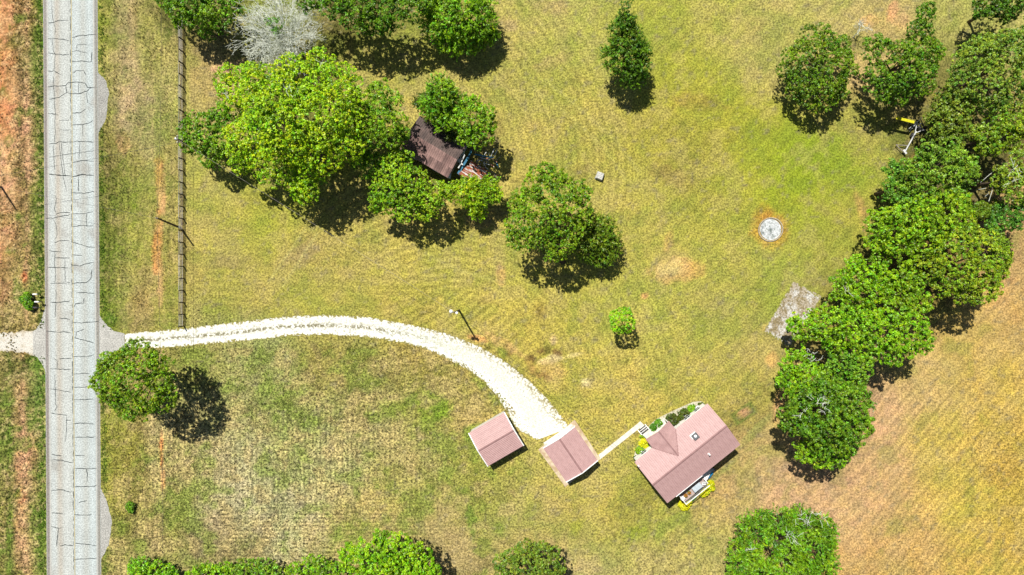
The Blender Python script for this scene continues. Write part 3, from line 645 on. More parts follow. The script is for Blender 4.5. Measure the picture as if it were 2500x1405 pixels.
mb = MB(); mb.add([(-HL / 2 - .02, -.16, ZR - .035 + .05), (HL / 2 + .02, -.16, ZR - .035 + .05), (HL / 2 + .02, 0, ZR + .07), (-HL / 2 - .02, 0, ZR + .07), (HL / 2 + .02, .16, ZR + .015), (-HL / 2 - .02, .16, ZR + .015)],
                  [(0, 1, 2, 3), (3, 2, 4, 5)]); mb.build('ridge_cap', M_roofseam, roofb)
wx, wy = HL / 2 - .28, HD / 2 - .25
mb = MB(); gable_walls(mb, -wx, wx, -wy, wy, ZE - .1, ZR - .2, zb=-2.2)
mb.box(0, wy - .06, (ZE - .1) / 2, 2 * wx - .26, .12, ZE - .12); mb.box(0, -wy + .06, (ZE - 2.3) / 2, 2 * wx - .26, .12, ZE + 2.1)
mb.build('wall', M_wall, house)
# horizontal laps on the walls as one part
mb = MB()
for k in range(12):
    z = .25 + k * .2
    mb.box(0, wy + .008, z, 2 * wx - .1, .016, .02); mb.box(0, -wy - .008, z, 2 * wx - .1, .016, .02)
    mb.box(wx + .008, 0, z, .016, 2 * wy - .1, .02); mb.box(-wx - .008, 0, z, .016, 2 * wy - .1, .02)
tag(mb.build('siding_lap', M_wall, house), kind='stuff')
def window(parent, x, y, z, w, h, rz):
    e = MB().box(0, 0, 0, w + .16, .05, h + .16).build('window', M_white, parent, loc=(x, y, z), rz=rz)
    MB().box(0, -.03, 0, w, .03, h).build('pane', M_glass, e)
    mb = MB(); mb.box(0, -.052, 0, w, .02, .04); mb.box(0, -.052, 0, .04, .024, h); mb.build('sash', M_white, e)
    MB().box(0, -.07, -h / 2 - .11, w + .3, .14, .05).build('sill', M_white, e)
for x in (-4.9, 3.4, 5.3): window(house, x, wy + .03, 1.45, .9, 1.2, math.pi)
for x in (2.4, 4.9): window(house, x, -wy - .03, 1.45, .9, 1.2, 0)
for s in (-1, 1): window(house, s * (wx + .03), .9, 1.45, .9, 1.2, math.pi / 2 * s)
mb = MB().box(-2.4, -wy - .03, 1.5, 1.0, .06, 2.05); d = mb.build('door', M_white, house)
MB().lathe([(.03, 0), (.03, .05)], n=8).build('handle', M_steel, d, loc=(-2.05, -wy - .1, 1.5))
# front porch gable
pW = tolocal(HO, HR, 1577.4, 1074.3, ZE); pN = tolocal(HO, HR, 1632.0, 1026.5, ZE)
px0, px1 = pW.x, pN.x; pyf = (pW.y + pN.y) / 2; pmx = (px0 + px1) / 2; pzr = ZE + .98
yin = HD / 2 * (1 - (pzr - ZE) / (ZR - ZE)) - .05
mb = MB(); yb = yin + .3
# closed body of the porch roof, tapering into the main slope
vs = [(px0, pyf, ZE), (pmx, pyf, pzr), (px1, pyf, ZE), (px0, HD / 2 - .05, ZE), (pmx, yin, pzr), (px1, HD / 2 - .05, ZE)]
vs += [(v[0], v[1], v[2] - .09) for v in vs]
mb.add(vs, [(0, 1, 4, 3), (1, 2, 5, 4), (6, 9, 10, 7), (7, 10, 11, 8), (0, 6, 7, 1), (1, 7, 8, 2), (2, 8, 11, 5), (0, 3, 9, 6), (3, 4, 10, 9), (4, 5, 11, 10)])
prf = mb.build('porch_roof', M_roof, house)
# ribbed skin of each porch slope: ribs run down the slope, cut by the valley
def porch_ribs(side):
    mb = MB(); xe = px0 if side < 0 else px1; n = 22
    Ltot = pyf - yin
    for k in range(n):
        y = yin + (k + .5) * Ltot / n
        t = 0 if y >= HD / 2 else (HD / 2 - y) / (HD / 2 - yin)     # start height fraction where it meets the main slope
        if t > .93: continue
        a = (xe + (pmx - xe) * t, y, ZE + (pzr - ZE) * t + .02); b = (pmx, y, pzr + .02)
        mb.bar(a, b, .055, .04)
    tag(mb.build('roof_rib', M_roof, prf), kind='stuff')
porch_ribs(-1); porch_ribs(1)
mb = MB(); mb.bar((pmx, pyf + .02, pzr + .045), (pmx, yin + .05, pzr + .045), .2, .03); mb.build('ridge_cap', M_roofseam, prf)
for xe in (px0, px1):
    mb = MB(); mb.bar((xe, HD / 2 + .02, ZE + .04), (pmx, yin + .02, pzr + .04), .14, .02); mb.build('valley_flashing', M_roofseam, prf)
mb = MB(); mb.box((px0 + px1) / 2, (pyf + HD / 2) / 2, .3, px1 - px0 - .2, pyf - HD / 2 + .1, .6); mb.build('porch_floor', M_conc, house)
for x in (px0 + .2, px1 - .2): MB().box(x, pyf - .2, 1.62, .14, .14, 2.05).build('porch_post', M_white, house)
MB().box(pmx, wy + .03, 1.62, .95, .06, 2.05).build('front_door', M_white, house)
# porch steps: three treads
st0 = tolocal(HO, HR, 1582, 1066, 0)
for k in range(3):
    MB().box(st0.x + .1, pyf + .75 - k * .3, .1 + k * .15 + .03, 1.25, .16, .06).build('step', M_dark, house)
mb = MB()
for k in range(3): mb.box(st0.x + .1, pyf + .75 - k * .3 - .12, (.1 + k * .15) / 2, 1.3, .14, .1 + k * .15)
for s in (-1, 1): mb.bar((st0.x + .1 + s * .7, pyf + .95, .15), (st0.x + .1 + s * .7, pyf + .1, .6), .1, .12)
mb.build('step_frame', M_white, house)
# skylight / roof fan box on the front slope
q = tolocal(HO, HR, 1695, 1064, 3.4); zq = ZE + (ZR - ZE) * (1 - q.y / (HD / 2))
al = math.atan2(ZR - ZE, HD / 2)
fan = MB().box(0, 0, .14, .9, .9, .28).build('roof_fan', M_dark, house, bevel=.03, loc=(q.x, q.y, zq)); fan.rotation_euler = (-al, 0, 0)
MB().lathe([(.24, .28), (.25, .34), (.18, .40), (.05, .42)], n=18).build('fan_cap', M_steel, fan)
mb = MB(); mb.box(-.1, .25, .05, .95, .7, .02); fl = mb.build('flashing', M_white, fan)
q = tolocal(HO, HR, 1727, 1106, 3.3); zq = ZE + (ZR - ZE) * (1 - abs(q.y) / (HD / 2))
MB().lathe([(.2, 0), (.09, .1), (.08, .62), (.11, .66), (.02, .7)], n=12).build('vent_pipe', M_white, house, loc=(q.x, q.y, zq))
q = tolocal(HO, HR, 1556, 1137, 3.0); zq = ZE + (ZR - ZE) * (1 - abs(q.y) / (HD / 2))
MB().lathe([(.12, 0), (.05, .06), (.05, .5), (.07, .52), (.02, .55)], n=10).build('vent_pipe', M_white, house, loc=(q.x + .1, q.y, zq))
# eave gutter strip over the back deck
g0 = tolocal(HO, HR, 1650, 1213, ZE); g1 = tolocal(HO, HR, 1715, 1162, ZE)
MB().box((g0.x + g1.x) / 2, -HD / 2 - .08, ZE - .03, abs(g1.x - g0.x), .1, .1).build('gutter', M_white, house)

# --- back deck (its own part of the house)
zd = .55
dA = tolocal(HO, HR, 1671.6, 1227, zd); dB = tolocal(HO, HR, 1728, 1181.5, zd)
dx0, dx1 = dA.x, dB.x; dyo = (dA.y + dB.y) / 2; dyi = -wy - .02
deck = empty('deck', (0, 0, 0)); deck.parent = house
nb = int((dyi - dyo) / .145)
bmx = MB().box(0, 0, 0, dx1 - dx0, .13, .04).mesh('deck_board', mat('deck_board', (.42, .33, .30, 1), (.3, .24, .22, 1), 2, .85, stretch=(.3, 6, 1)))
for k in range(nb): link('deck_board', bmx, deck, ((dx0 + dx1) / 2, dyi - .07 - k * .145, zd))
for k in range(4): MB().box(dx0 + .1 + k * (dx1 - dx0 - .2) / 3, dyo + .1, (zd - 2.0) / 2 - .02, .12, .12, zd + 1.96).build('deck_post', M_white, deck)
mb = MB(); mb.box((dx0 + dx1) / 2, dyo, zd + .93, dx1 - dx0 + .1, .11, .05); mb.box(dx0, (dyo + dyi) / 2 - .02, zd + .93, .11, dyi - dyo - .12, .05); mb.box(dx1, (dyo + dyi) / 2 - .5, zd + .93, .11, 1.0, .05)
mb.build('handrail', M_white, deck)
mb = MB()
for k in range(int((dx1 - dx0) / .16)): mb.box(dx0 + .1 + k * .16, dyo, zd + .46, .035, .035, .88)
tag(mb.build('baluster', M_white, deck), kind='stuff')
def H(px, py, z):   # world point of a thing seen near the house
    return W(px, py, z)
MBl = mat('frosted_table_top', (.42, .47, .5, 1), (.33, .38, .42, 1), 3, .5)
t = empty('patio_table', (*W(1702, 1190.5, zd + .7).xy, zd + .02), HR)
tag(t, 'rectangular grey blue table in the middle of the back deck', 'table')
MB().box(0, 0, .7, 1.5, .85, .05).build('table_top', MBl, t, bevel=.01)
mb = MB(); mb.box(0, -.36, .665, 1.4, .05, .04); mb.box(0, .36, .665, 1.4, .05, .04); mb.box(-.66, 0, .665, .05, .67, .04); mb.box(.66, 0, .665, .05, .67, .04); mb.build('table_frame', M_dark, t)
for a in (-1, 1):
    for b in (-1, 1): MB().tube([(a * .64, b * .34, 0), (a * .66, b * .36, .65)], .025).build('leg', M_dark, t)
def chair(px, py, rz, label, grp, mseat, z=zd + .02):
    c = empty('patio_chair', (*W(px, py, z + .5).xy, z), rz); tag(c, label, 'chair', grp)
    MB().box(0, 0, .43, .52, .5, .05).build('seat', mseat, c, bevel=.015)
    MB().box(0, .24, .72, .5, .05, .5).build('backrest', mseat, c, bevel=.015)
    for a in (-1, 1):
        MB().box(a * .27, 0, .62, .05, .5, .04).build('armrest', mseat, c)
        for b in (-1, 1): MB().tube([(a * .24, b * .22, 0), (a * .24, b * .2, .41)], .02).build('leg', mseat, c)
chair(1718, 1181, HR - .6, 'round backed white chair at the stair end of the back deck', 'chairs on the back deck', M_white)
chair(1667, 1217, HR + 1.9, 'white chair at the lower left corner of the back deck', 'chairs on the back deck', M_white)
# planters with flowers
M_clay = mat('clay', (.35, .12, .06, 1), None, 3, .9)
M_flower = mat('orange_flowers', (.62, .10, .02, 1), (.6, .22, .02, 1), 5, .8)
M_leafp = mat('planter_leaves', (.08, .2, .02, 1), (.05, .12, .02, 1), 5, .9)
def blob_leaves(n, R, size, seed, zc=0):
    r = np.random.default_rng(seed); p = r.normal(size=(n, 3)); p /= np.linalg.norm(p, axis=1)[:, None]; p[:, 2] = np.abs(p[:, 2]) * .7
    p *= R * (.6 + .45 * r.random(n))[:, None]; p[:, 2] += zc
    u = r.normal(size=(n, 3)); u /= np.linalg.norm(u, axis=1)[:, None]; v = np.cross(u, r.normal(size=(n, 3))); v /= np.linalg.norm(v, axis=1)[:, None]
    V = np.stack([p - u * size, p - v * size * .6, p + u * size, p + v * size * .6], 1).reshape(-1, 3)
    return V, np.arange(4 * n).reshape(n, 4)
for i, (px, py, lab) in enumerate(((1675, 1211, 'clay planter with orange and green plant nearer the white corner chair'), (1683.5, 1204, 'clay planter with red orange flowers nearer the grey blue table'))):
    c = empty('flower_pot', (*W(px, py, 1.2).xy, zd + .02)); tag(c, lab, 'flower pot', 'flower pots on the back deck')
    MB().lathe([(.13, 0), (.2, .3), (.22, .32), (.22, .36), (.18, .35)], n=14).build('pot', M_clay, c)
    V, F = blob_leaves(90, .3, .07, 5 + i, .42); link('foliage', npmesh('foliage', V, F, M_leafp), c)
    V, F = blob_leaves(60, .32, .06, 9 + i, .48); link('flowers', npmesh('flowers', V, F, M_flower), c)
# stairs down at the deck end, tarp, bench
st = empty('stairs', (0, 0, 0)); st.parent = house
for k in range(8):
    MB().box(dx1 + .25 + k * .25, dyo + 1.0, zd - .1 - k * .26, .25, 1.0, .05).build('tread', M_white, st)
mb = MB()
for s in (-1, 1): mb.bar((dx1 + .1, dyo + 1.0 + s * .5, zd - .1), (dx1 + 2.1, dyo + 1.0 + s * .5, zd - 2.15), .05, .2)
mb.build('stringer', M_white, st)
M_tarp = mat('blue_tarp', (.02, .27, .52, 1), (.015, .16, .36, 1), 2.5, .5)
r_ = np.random.default_rng(3); nx_, ny_ = 14, 10; tp = []
tc = tolocal(HO, HR, 1727, 1163, -1.0)
for i in range(nx_):
    for j in range(ny_):
        a, b = i / (nx_ - 1), j / (ny_ - 1); z = .42 + .16 * math.sin(a * 7 + b * 3) * math.sin(b * 5 + 1) - .3 * (abs(a - .5) * 2) ** 4 - .25 * (abs(b - .5) * 2) ** 4
        tp.append((tc.x - .9 + a * 1.9 + .08 * math.sin(b * 9), tc.y - .55 + b * 1.15 + .08 * math.sin(a * 8), z - 1.5))
F = np.array([[i * ny_ + j, (i + 1) * ny_ + j, (i + 1) * ny_ + j + 1, i * ny_ + j + 1] for i in range(nx_ - 1) for j in range(ny_ - 1)])
tp = [(*((Matrix.Rotation(HR, 3, 'Z') @ Vector(p)) + HO).xy, p[2]) for p in tp]
tag(link('tarp', npmesh('tarp', np.array(tp), F, M_tarp, smooth=True)), 'crumpled blue tarp over something low beside the deck stairs behind the house', 'tarp')
be = empty('garden_bench', (*W(1738, 1152, -1.0).xy, -1.7), HR); tag(be, 'slatted metal bench in the shade beyond the blue tarp', 'bench')
for k in range(4): MB().box(0, -.18 + k * .12, .43, 1.1, .07, .03).build('slat', M_steel, be)
for k in range(3): MB().box(0, .25, .55 + k * .13, 1.1, .03, .07).build('slat', M_steel, be)
for s in (-1, 1):
    mb = MB(); mb.box(s * .5, 0, .4, .05, .45, .04); mb.box(s * .5, -.2, .2, .05, .05, .4); mb.box(s * .5, .24, .42, .05, .05, .84); mb.build('leg_frame', M_dark, be)
pl = empty('garden_trough', (*W(1693, 1219, -1.5).xy, -1.78), HR); tag(pl, 'low green planted trough on the grass outside the deck rail', 'planter')
MB().box(0, 0, .15, 1.15, .34, .3).build('trough', M_wood, pl)
V, F = blob_leaves(160, .2, .07, 21, .3); V[:, 0] *= 2.6; link('foliage', npmesh('foliage', V, F, M_leafp), pl)

# --- garages: ribs parallel to the ridge
def garage(name, corners, ax, ze, rise, label, door_end, seed):
    o, rz = frame(corners, ze, ax)
    P = [W(x, y, ze) for x, y in corners]
    L = (P[ax[1]] - P[ax[0]]).length; D = (P[ax[2]] - P[ax[1]]).length
    g = empty(name, o, rz); tag(g, label, 'garage', 'metal garages at the end of the driveway')
    zr = ze + rise
    rb = gable_roof_body('roof', L, D, ze, zr, .07, M_roofseam, g)
    sl = math.hypot(D / 2, rise); n = 3; w = (sl + .02) / n
    pm = roof_panel_mesh(L + .04, w, 4, M_roof, .045, .08)
    uy = Vector((0, D / 2, rise)).normalized()
    for k in range(n):
        # slope -y : across direction goes up the slope
        s0 = Vector((0, -D / 2, ze)) + uy * (k * w - .01)
        place_panel(pm, rb, (L / 2 + .02 , s0.y, s0.z + .008), Vector((0, uy.y, uy.z)), (-1, 0, 0))
        s1 = Vector((0, D / 2, ze)) + Vector((0, -uy.y, uy.z)) * (k * w - .01)
        place_panel(pm, rb, (-L / 2 - .02, s1.y, s1.z + .008), Vector((0, -uy.y, uy.z)), (1, 0, 0))
    mb = MB(); mb.add([(-L / 2 - .03, -.14, zr + .02), (L / 2 + .03, -.14, zr + .02), (L / 2 + .03, 0, zr + .065), (-L / 2 - .03, 0, zr + .065), (L / 2 + .03, .14, zr + .02), (-L / 2 - .03, .14, zr + .02)], [(0, 1, 2, 3), (3, 2, 4, 5)])
    mb.build('ridge_cap', M_roofseam, rb)
    for s in (-1, 1):
        for t in (-1, 1):
            mb = MB(); mb.bar((s * (L / 2 + .05), t * (D / 2 + .02), ze + .0), (s * (L / 2 + .05), 0, zr + .03), .13, .16); mb.build('gable_trim', M_white, rb)
    mb = MB(); t = .1; xw, yw = L / 2 - .12, D / 2 - .14
    mb.box(0, yw - .05, ze / 2 - .02, 2 * xw - .24, t, ze - .1); mb.box(0, -yw + .05, ze / 2 - .02, 2 * xw - .24, t, ze - .1)
    back = -door_end
    x = back * xw; xi = x + door_end * t
    a, b = (x, xi)
    vs = [(a, -yw, .02), (a, yw, .02), (a, yw, ze - .06), (a, 0, zr - .12), (a, -yw, ze - .06)]; vs += [(b, v[1], v[2]) for v in vs]
    mb.add(vs, [(0, 1, 2, 3, 4), (9, 8, 7, 6, 5), (0, 5, 6, 1), (1, 6, 7, 2), (2, 7, 8, 3), (3, 8, 9, 4), (4, 9, 5, 0)])
    x = door_end * xw; xi = x - door_end * t                      # front: gable piece over the door and two jambs
    vs = [(x, -yw, 2.15), (x, yw, 2.15), (x, yw, ze - .06), (x, 0, zr - .12), (x, -yw, ze - .06)]; vs += [(xi, v[1], v[2]) for v in vs]
    mb.add(vs, [(0, 1, 2, 3, 4), (9, 8, 7, 6, 5), (0, 5, 6, 1), (1, 6, 7, 2), (2, 7, 8, 3), (3, 8, 9, 4), (4, 9, 5, 0)])
    mb.box((x + xi) / 2, -yw + .25, 1.08, t, .5, 2.12); mb.box((x + xi) / 2, yw - .25, 1.08, t, .5, 2.12)
    mb.build('wall', M_wall, g)
    d = empty('door', (0, 0, 0)); d.parent = g
    for k in range(4): MB().box((x + xi) / 2, 0, .3 + k * .53, .05, 2 * yw - 1.02, .515).build('door_panel', M_white, d)
    MB().box(x + door_end * -.01, 0, .5, .06, .2, .05).build('handle', M_dark, d)
    return g
garage('left_garage'.replace('left_', 'metal_'), [(1231, 1008.1), (1278.2, 1088.6), (1191.3, 1137.7), (1145, 1058.1)], (3, 0, 1), 2.6, .82,
       'rose metal garage on the grass left of the driveway end', 1, 1)
garage('metal_garage', [(1403.2, 1043.3), (1458.7, 1124.7), (1381.9, 1176.5), (1326.4, 1094.2)], (0, 1, 2), 2.6, .82,
       'rose metal garage on a concrete slab at the start of the walk', -1, 2)

# --- old barn under the trees
bz = 3.1; br = .95
BC = [(1022, 282), (1139, 351), (1096, 436), (979, 367)]
BO, BR = frame(BC, bz, (0, 1)); PB = [W(x, y, bz) for x, y in BC]
BL = (PB[1] - PB[0]).length; BD = (PB[2] - PB[1]).length
barn = empty('old_farmhouse', BO, BR); tag(barn, 'abandoned dark brown tin roofed farmhouse half hidden by trees', 'house')
rb = gable_roof_body('roof', BL, BD, bz, bz + br, .07, M_wood, barn)
tin = [mat('shade_toned_tin_sheet', c, tuple(v * .55 for v in c[:3]) + (1,), 1.2, .75, bmp=.3) for c in ((.11, .08, .072, 1), (.095, .068, .062, 1), (.13, .09, .08, 1), (.15, .105, .092, 1))]  # upper slope sheets: shade on that side is put into their darker colour
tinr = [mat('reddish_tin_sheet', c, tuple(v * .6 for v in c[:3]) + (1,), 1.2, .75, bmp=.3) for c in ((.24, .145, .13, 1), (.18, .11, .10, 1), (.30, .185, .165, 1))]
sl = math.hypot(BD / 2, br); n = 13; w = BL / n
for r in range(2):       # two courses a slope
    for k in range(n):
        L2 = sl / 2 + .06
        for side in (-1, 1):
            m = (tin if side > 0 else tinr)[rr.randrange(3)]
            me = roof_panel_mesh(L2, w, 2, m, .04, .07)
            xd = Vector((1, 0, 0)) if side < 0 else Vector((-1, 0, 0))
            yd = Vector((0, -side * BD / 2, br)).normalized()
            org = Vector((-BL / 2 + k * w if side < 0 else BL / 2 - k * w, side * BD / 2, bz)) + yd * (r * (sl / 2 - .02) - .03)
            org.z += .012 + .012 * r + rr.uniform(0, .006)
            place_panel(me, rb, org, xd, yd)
mb = MB(); gable_walls(mb, -BL / 2 + .3, BL / 2 - .3, -BD / 2 + .25, BD / 2 - .25, bz - .1, bz + br - .2)
mb.box(0, BD / 2 - .31, bz / 2 - .04, BL - .85, .12, bz - .12); mb.box(0, -BD / 2 + .31, bz / 2 - .04, BL - .85, .12, bz - .12); mb.build('wall', M_wood, barn)
for x in (-2.2, 1.6): window(barn, x, -BD / 2 + .22, 1.6, .8, 1.2, 0)
# torn open end: white frame lumber, blue beam, rusty lean-to sheets, fallen boards
lean = empty('collapsed_shed', (*W(1160, 415, 1.2).xy, 0), BR); tag(lean, 'collapsed lean-to with rusty striped tin and loose boards beside the old farmhouse', 'shed')
LO = Vector((lean.location.x, lean.location.y, 0))
def LP(px, py, z): return tolocal(LO, BR, px, py, z)
c0, c1, c2, c3 = LP(1119, 424, 2.3), LP(1152, 394, 2.3), LP(1192, 418, 1.5), LP(1162, 452, 1.5)
n = 9
for k in range(n):
    a = c0.lerp(c1, k / n); b = c0.lerp(c1, (k + 1) / n); c = c3.lerp(c2, (k + .96) / n); d = c3.lerp(c2, k / n)
    dz = rr.uniform(-.05, .1); sh = rr.uniform(-.2, .25); ax_ = (d - a).normalized() * sh
    mb = MB(); w = b - a
    pts = [(0, 0), (.3, 0), (.38, .05), (.5, .05), (.58, 0), (1, 0)]
    vs = [a + ax_ + w * u + Vector((0, 0, h + dz)) for u, h in pts] + [d + ax_ + w * u * .96 + Vector((0, 0, h + dz)) for u, h in pts]
    mb.add(vs, [(i, i + 1, 7 + i, 6 + i) for i in range(5)])
    mb.build('roof_sheet', M_rust, lean)
def board(name, p, q, z0, z1, w, m, h=.05): MB().bar(LP(*p, z0), LP(*q, z1), w, h).build(name, m, lean)
board('blue_beam', (1118, 425), (1143, 385), 2.3, 2.6, .32, M_blue); board('blue_beam', (1143, 385), (1151, 367), 2.4, 2.7, .28, M_blue)
board('blue_beam', (1159, 377), (1204, 386), 2.0, 1.6, .2, M_blue)
for p, q in (((1122, 372), (1134, 379)), ((1118, 383), (1131, 390)), ((1114, 390), (1130, 403)), ((1122, 372), (1114, 391)), ((1134, 379), (1119, 411)), ((1128, 376), (1121, 386)), ((1140, 354), (1131, 376))):
    board('rafter', p, q, 2.9, 2.9, .19, M_palewood, .1)
MB().box(0, 0, 0, .75, .5, .04).build('white_board', M_white, lean, loc=LP(1120, 392, 2.8), rz=.1)
MB().box(0, 0, 0, .45, .75, .04).build('white_board', M_white, lean, loc=LP(1097, 430, 2.5), rz=.4)
for p, q in (((1207, 364), (1197, 385)), ((1214, 367), (1204, 386)), ((1187, 372), (1181, 381)), ((1194, 374), (1190, 383)), ((1172, 385), (1195, 391)), ((1180, 398), (1195, 403)), ((1162, 402), (1180, 412)), ((1165, 392), (1178, 392)), ((1185, 408), (1192, 414))):
    board('loose_board', p, q, 1.3, 1.1, .11, M_palewood)
for k in range(34):
    x, y = rr.uniform(1160, 1212), rr.uniform(386, 432); a = rr.gauss(.45, .5); L = rr.uniform(6, 18)
    board('loose_board', (x, y), (x + L * math.cos(a), y + L * math.sin(a)), rr.uniform(.2, 1.2), rr.uniform(.2, 1.2), rr.uniform(.08, .2), rr.choice([M_palewood, M_wood, M_rust, M_dark, M_wood, M_blue]))
mb = MB()
for p in (c0, c1, c2, c3): mb.box(p.x, p.y, p.z / 2 - .03, .12, .12, p.z - .1)
mb.build('post', M_wood, lean)

# ------------------------------------------------------------------ board fence beside the road
fx0, fx1 = 445.5 + 3.5, 447 + 3.0
fy = [y for y in np.arange(796.5, 60, -29.05)]
fence = empty('board_fence', (*W(449, 796.5).xy, 0)); tag(fence, 'long dark post and four board fence running parallel to the road', 'fence')
FO = Vector((fence.location.x, fence.location.y, 0))
pmsh = MB().box(0, 0, .76, .15, .15, 1.52).mesh('fence_post', M_fpost, bevel=.01)
posts = []
for y in fy + [fy[-1] - 29.05]:
    x = 449 + (796.5 - y) * -.0016 + rr.uniform(-.3, .3); p = W(x, y) - FO; posts.append(p)
    link('fence_post', pmsh, fence, p)
bm_ = [MB().box(0, 0, 0, .032, 1.79, .11)  .mesh('fence_board', m) for m in (M_fence, mat('reddish_fence_board', (.30, .235, .2, 1), (.2, .16, .14, 1), 3, .9, stretch=(6, 1, 6)), mat('green_grey_fence_board', (.3, .34, .3, 1), (.2, .22, .2, 1), 3, .9, stretch=(6, 1, 6)))]
for i in range(len(posts) - 1):
    a, b = posts[i], posts[i + 1]; c = (a + b) / 2; ang = math.atan2(b.y - a.y, b.x - a.x) - math.pi / 2
    for z in (.25, .62, 1.0, 1.37):
        o = link('fence_board', bm_[rr.choice([0, 0, 0, 1, 2])], fence, (c.x - .095, c.y, z + rr.uniform(-.02, .02)), ang)
        o.rotation_euler[1] = rr.uniform(-.06, .06)
# ------------------------------------------------------------------ poles and wires
def pole(base_px, top_px, h, label, extras):
    b = W(*base_px); t_ = W(*top_px, h); p = empty('utility_pole', (b.x, b.y, 0)); tag(p, label, 'utility pole', 'utility poles')
    d = t_ - b; MB().tube([(0, 0, -.1), (d.x * .5, d.y * .5, h * .5), (d.x, d.y, h)], [.16, .14, .11], 10).build('pole', M_pole, p)
    extras(p, Vector((d.x, d.y, h))); return t_
def ex_A(p, t):
    for k, s in enumerate((-1, 1)): MB().lathe([(.05, 0), (.07, .06), (.05, .12), (.02, .16)], n=8).build('insulator', M_steel, p, loc=(t.x + s * .12, t.y, t.z))
def ex_B(p, t):
    MB().box(t.x, t.y, t.z - .25, .12, 1.1, .1).build('crossarm', M_wood, p)
    for s in (-1, 0, 1): MB().lathe([(.07, 0), (.09, .08), (.07, .18), (.02, .24)], n=8).build('insulator', M_white, p, loc=(t.x, t.y + s * .42, t.z - .19))
    MB().lathe([(.16, -.75), (.18, -.72), (.18, -.2), (.12, -.12), (.04, -.1)], n=14).build('transformer', M_steel, p, loc=(t.x - .3, t.y + .1, t.z))
def ex_L(p, t):
    MB().tube([(t.x, t.y, t.z - .3), (t.x - .2, t.y + .1, t.z + .1), (t.x - .45, t.y + .14, t.z + .12)], .05).build('lamp_arm', M_steel, p)
    MB().lathe([(.05, -.28), (.24, -.26), (.26, -.12), (.15, .02), (.05, .05)], n=14).build('lamp_head', M_white, p, loc=(t.x - .5, t.y + .15, t.z + .12))
    MB().lathe([(.16, -.55), (.18, -.5), (.18, 0), (.06, .06)], n=12).build('transformer', M_white, p, loc=(t.x + .28, t.y - .05, t.z))
tA = pole((441, 557), (383, 533), 6.9, 'leaning dark pole standing at the fence halfway between driveway and trees', ex_A)
tB = pole((497, 369), (432, 340), 8.5, 'utility pole rising through the left edge of the lime green tree at the fence', ex_B)
tL = pole((1121, 758), (1110, 763.5), 9.0, 'utility pole with a white lamp beside the driveway bend', ex_L)
tC = pole((4, 458), (-78, 442), 6.8, 'dark pole at the far left side of the road casting a short shadow', ex_A)
def wire(a, b, sag, label, r=.022, m=None, end=None):
    a, b = Vector(a), Vector(b); pts = []
    for i in range(25):
        t = i / 24; p = a.lerp(b, t); p.z -= sag * 4 * t * (1 - t); pts.append(p)
    c = pts[0].copy(); o = MB().tube([p - c for p in pts], r, 5).build('power_wire', m or M_dark, loc=c); tag(o, label, 'wire', 'overhead power wires')
wire(tB + Vector((0, 0, -.1)), tL + Vector((-.1, 0, -.1)), 1.0, 'long service wire crossing the left lawn from tree to lamp pole',   .018, M_wood)
wire(tA, W(398, 1420, 6.3), .4, 'overhead wire along the verge from the leaning pole down past the driveway', .02)
wire(tA, W(393, -40, 6.6), .5, 'overhead wire along the verge from the leaning pole to the top trees', .016)
wire(W(-78, 442, 6.7), tB + Vector((0, -.4, -.2)), .5, 'overhead wire crossing the road to the pole in the lime tree', .018)
wire(W(-78, 442, 6.5), tA, .6, 'overhead wire crossing the road to the leaning pole', .016)
wire(tL + Vector((.1, 0, -.2)), HO + Matrix.Rotation(HR, 3, 'Z') @ Vector((-HL / 2 + .1, HD / 2 - .2, ZE + .1)), .7, 'service wire from the lamp pole to the near corner of the house', .018)

# ------------------------------------------------------------------ round stone fire ring
FR = W(1881, 561); ring = empty('fire_ring', (FR.x, FR.y, 0)); tag(ring, 'round bed of white gravel ringed by small scalloped edging blocks', 'fire pit')
nv = 40; V = [(0, 0, .05)]; Fc = []
for j in range(1, 9):
    for k in range(nv):
        r = j / 8 * 1.60; a = 2 * math.pi * k / nv; V.append((r * math.cos(a), r * math.sin(a), .04 + .03 * rr.random()))
V = np.array(V); fpx, fpy = to_px(V[:, 0] + FR.x, V[:, 1] + FR.y); rad = np.hypot(V[:, 0], V[:, 1]); an = np.arctan2(V[:, 1], V[:, 0])
tri = [(0, 1 + k, 1 + (k + 1) % nv) for k in range(nv)]
for j in range(7):
    for k in range(nv):
        a = 1 + j * nv + k; b = 1 + j * nv + (k + 1) % nv; tri += [(a, a + nv, b + nv), (a, b + nv, b)]
nn = fbm(fpx, fpy, 4, 201, 2); cc = np.broadcast_to(lin((244, 248, 248)), (len(V), 3)).copy()
cc = mixrgb(cc, (60, 80, 84), np.clip(.95 * np.exp(-(rad / .26) ** 2) + .5 * np.exp(-((an + 1.5) / .35) ** 2) * (rad < .95) * (nn > -.1) + .55 * ((rad > 1.1) & (np.abs(np.abs(an) - 3.0) < .5) & (nn > 0)), 0, 1))
cc = mixrgb(cc, (150, 160, 150), .6 * sstep(.15, .45, nn))
link('gravel', npmesh('gravel', V, np.array(tri), M_gravel, np.concatenate([np.clip(cc / KEXP, 0, .8), np.full((len(V), 1), .6)], 1)), ring)
bs = MB().box(0, 0, .09, .17, .2, .18).mesh('edging_block', mat('edging_block', (.52, .46, .33, 1), (.16, .14, .12, 1), 6, .9, bmp=.5), bevel=.025)
for k in range(48):
    a = 2 * math.pi * k / 48; R_ = 1.78 + .05 * math.sin(2 * a + .6)
    o = link('edging_block', bs, ring, (R_ * math.cos(a), R_ * math.sin(a), rr.uniform(-.02, .02)), a + rr.uniform(-.08, .08))
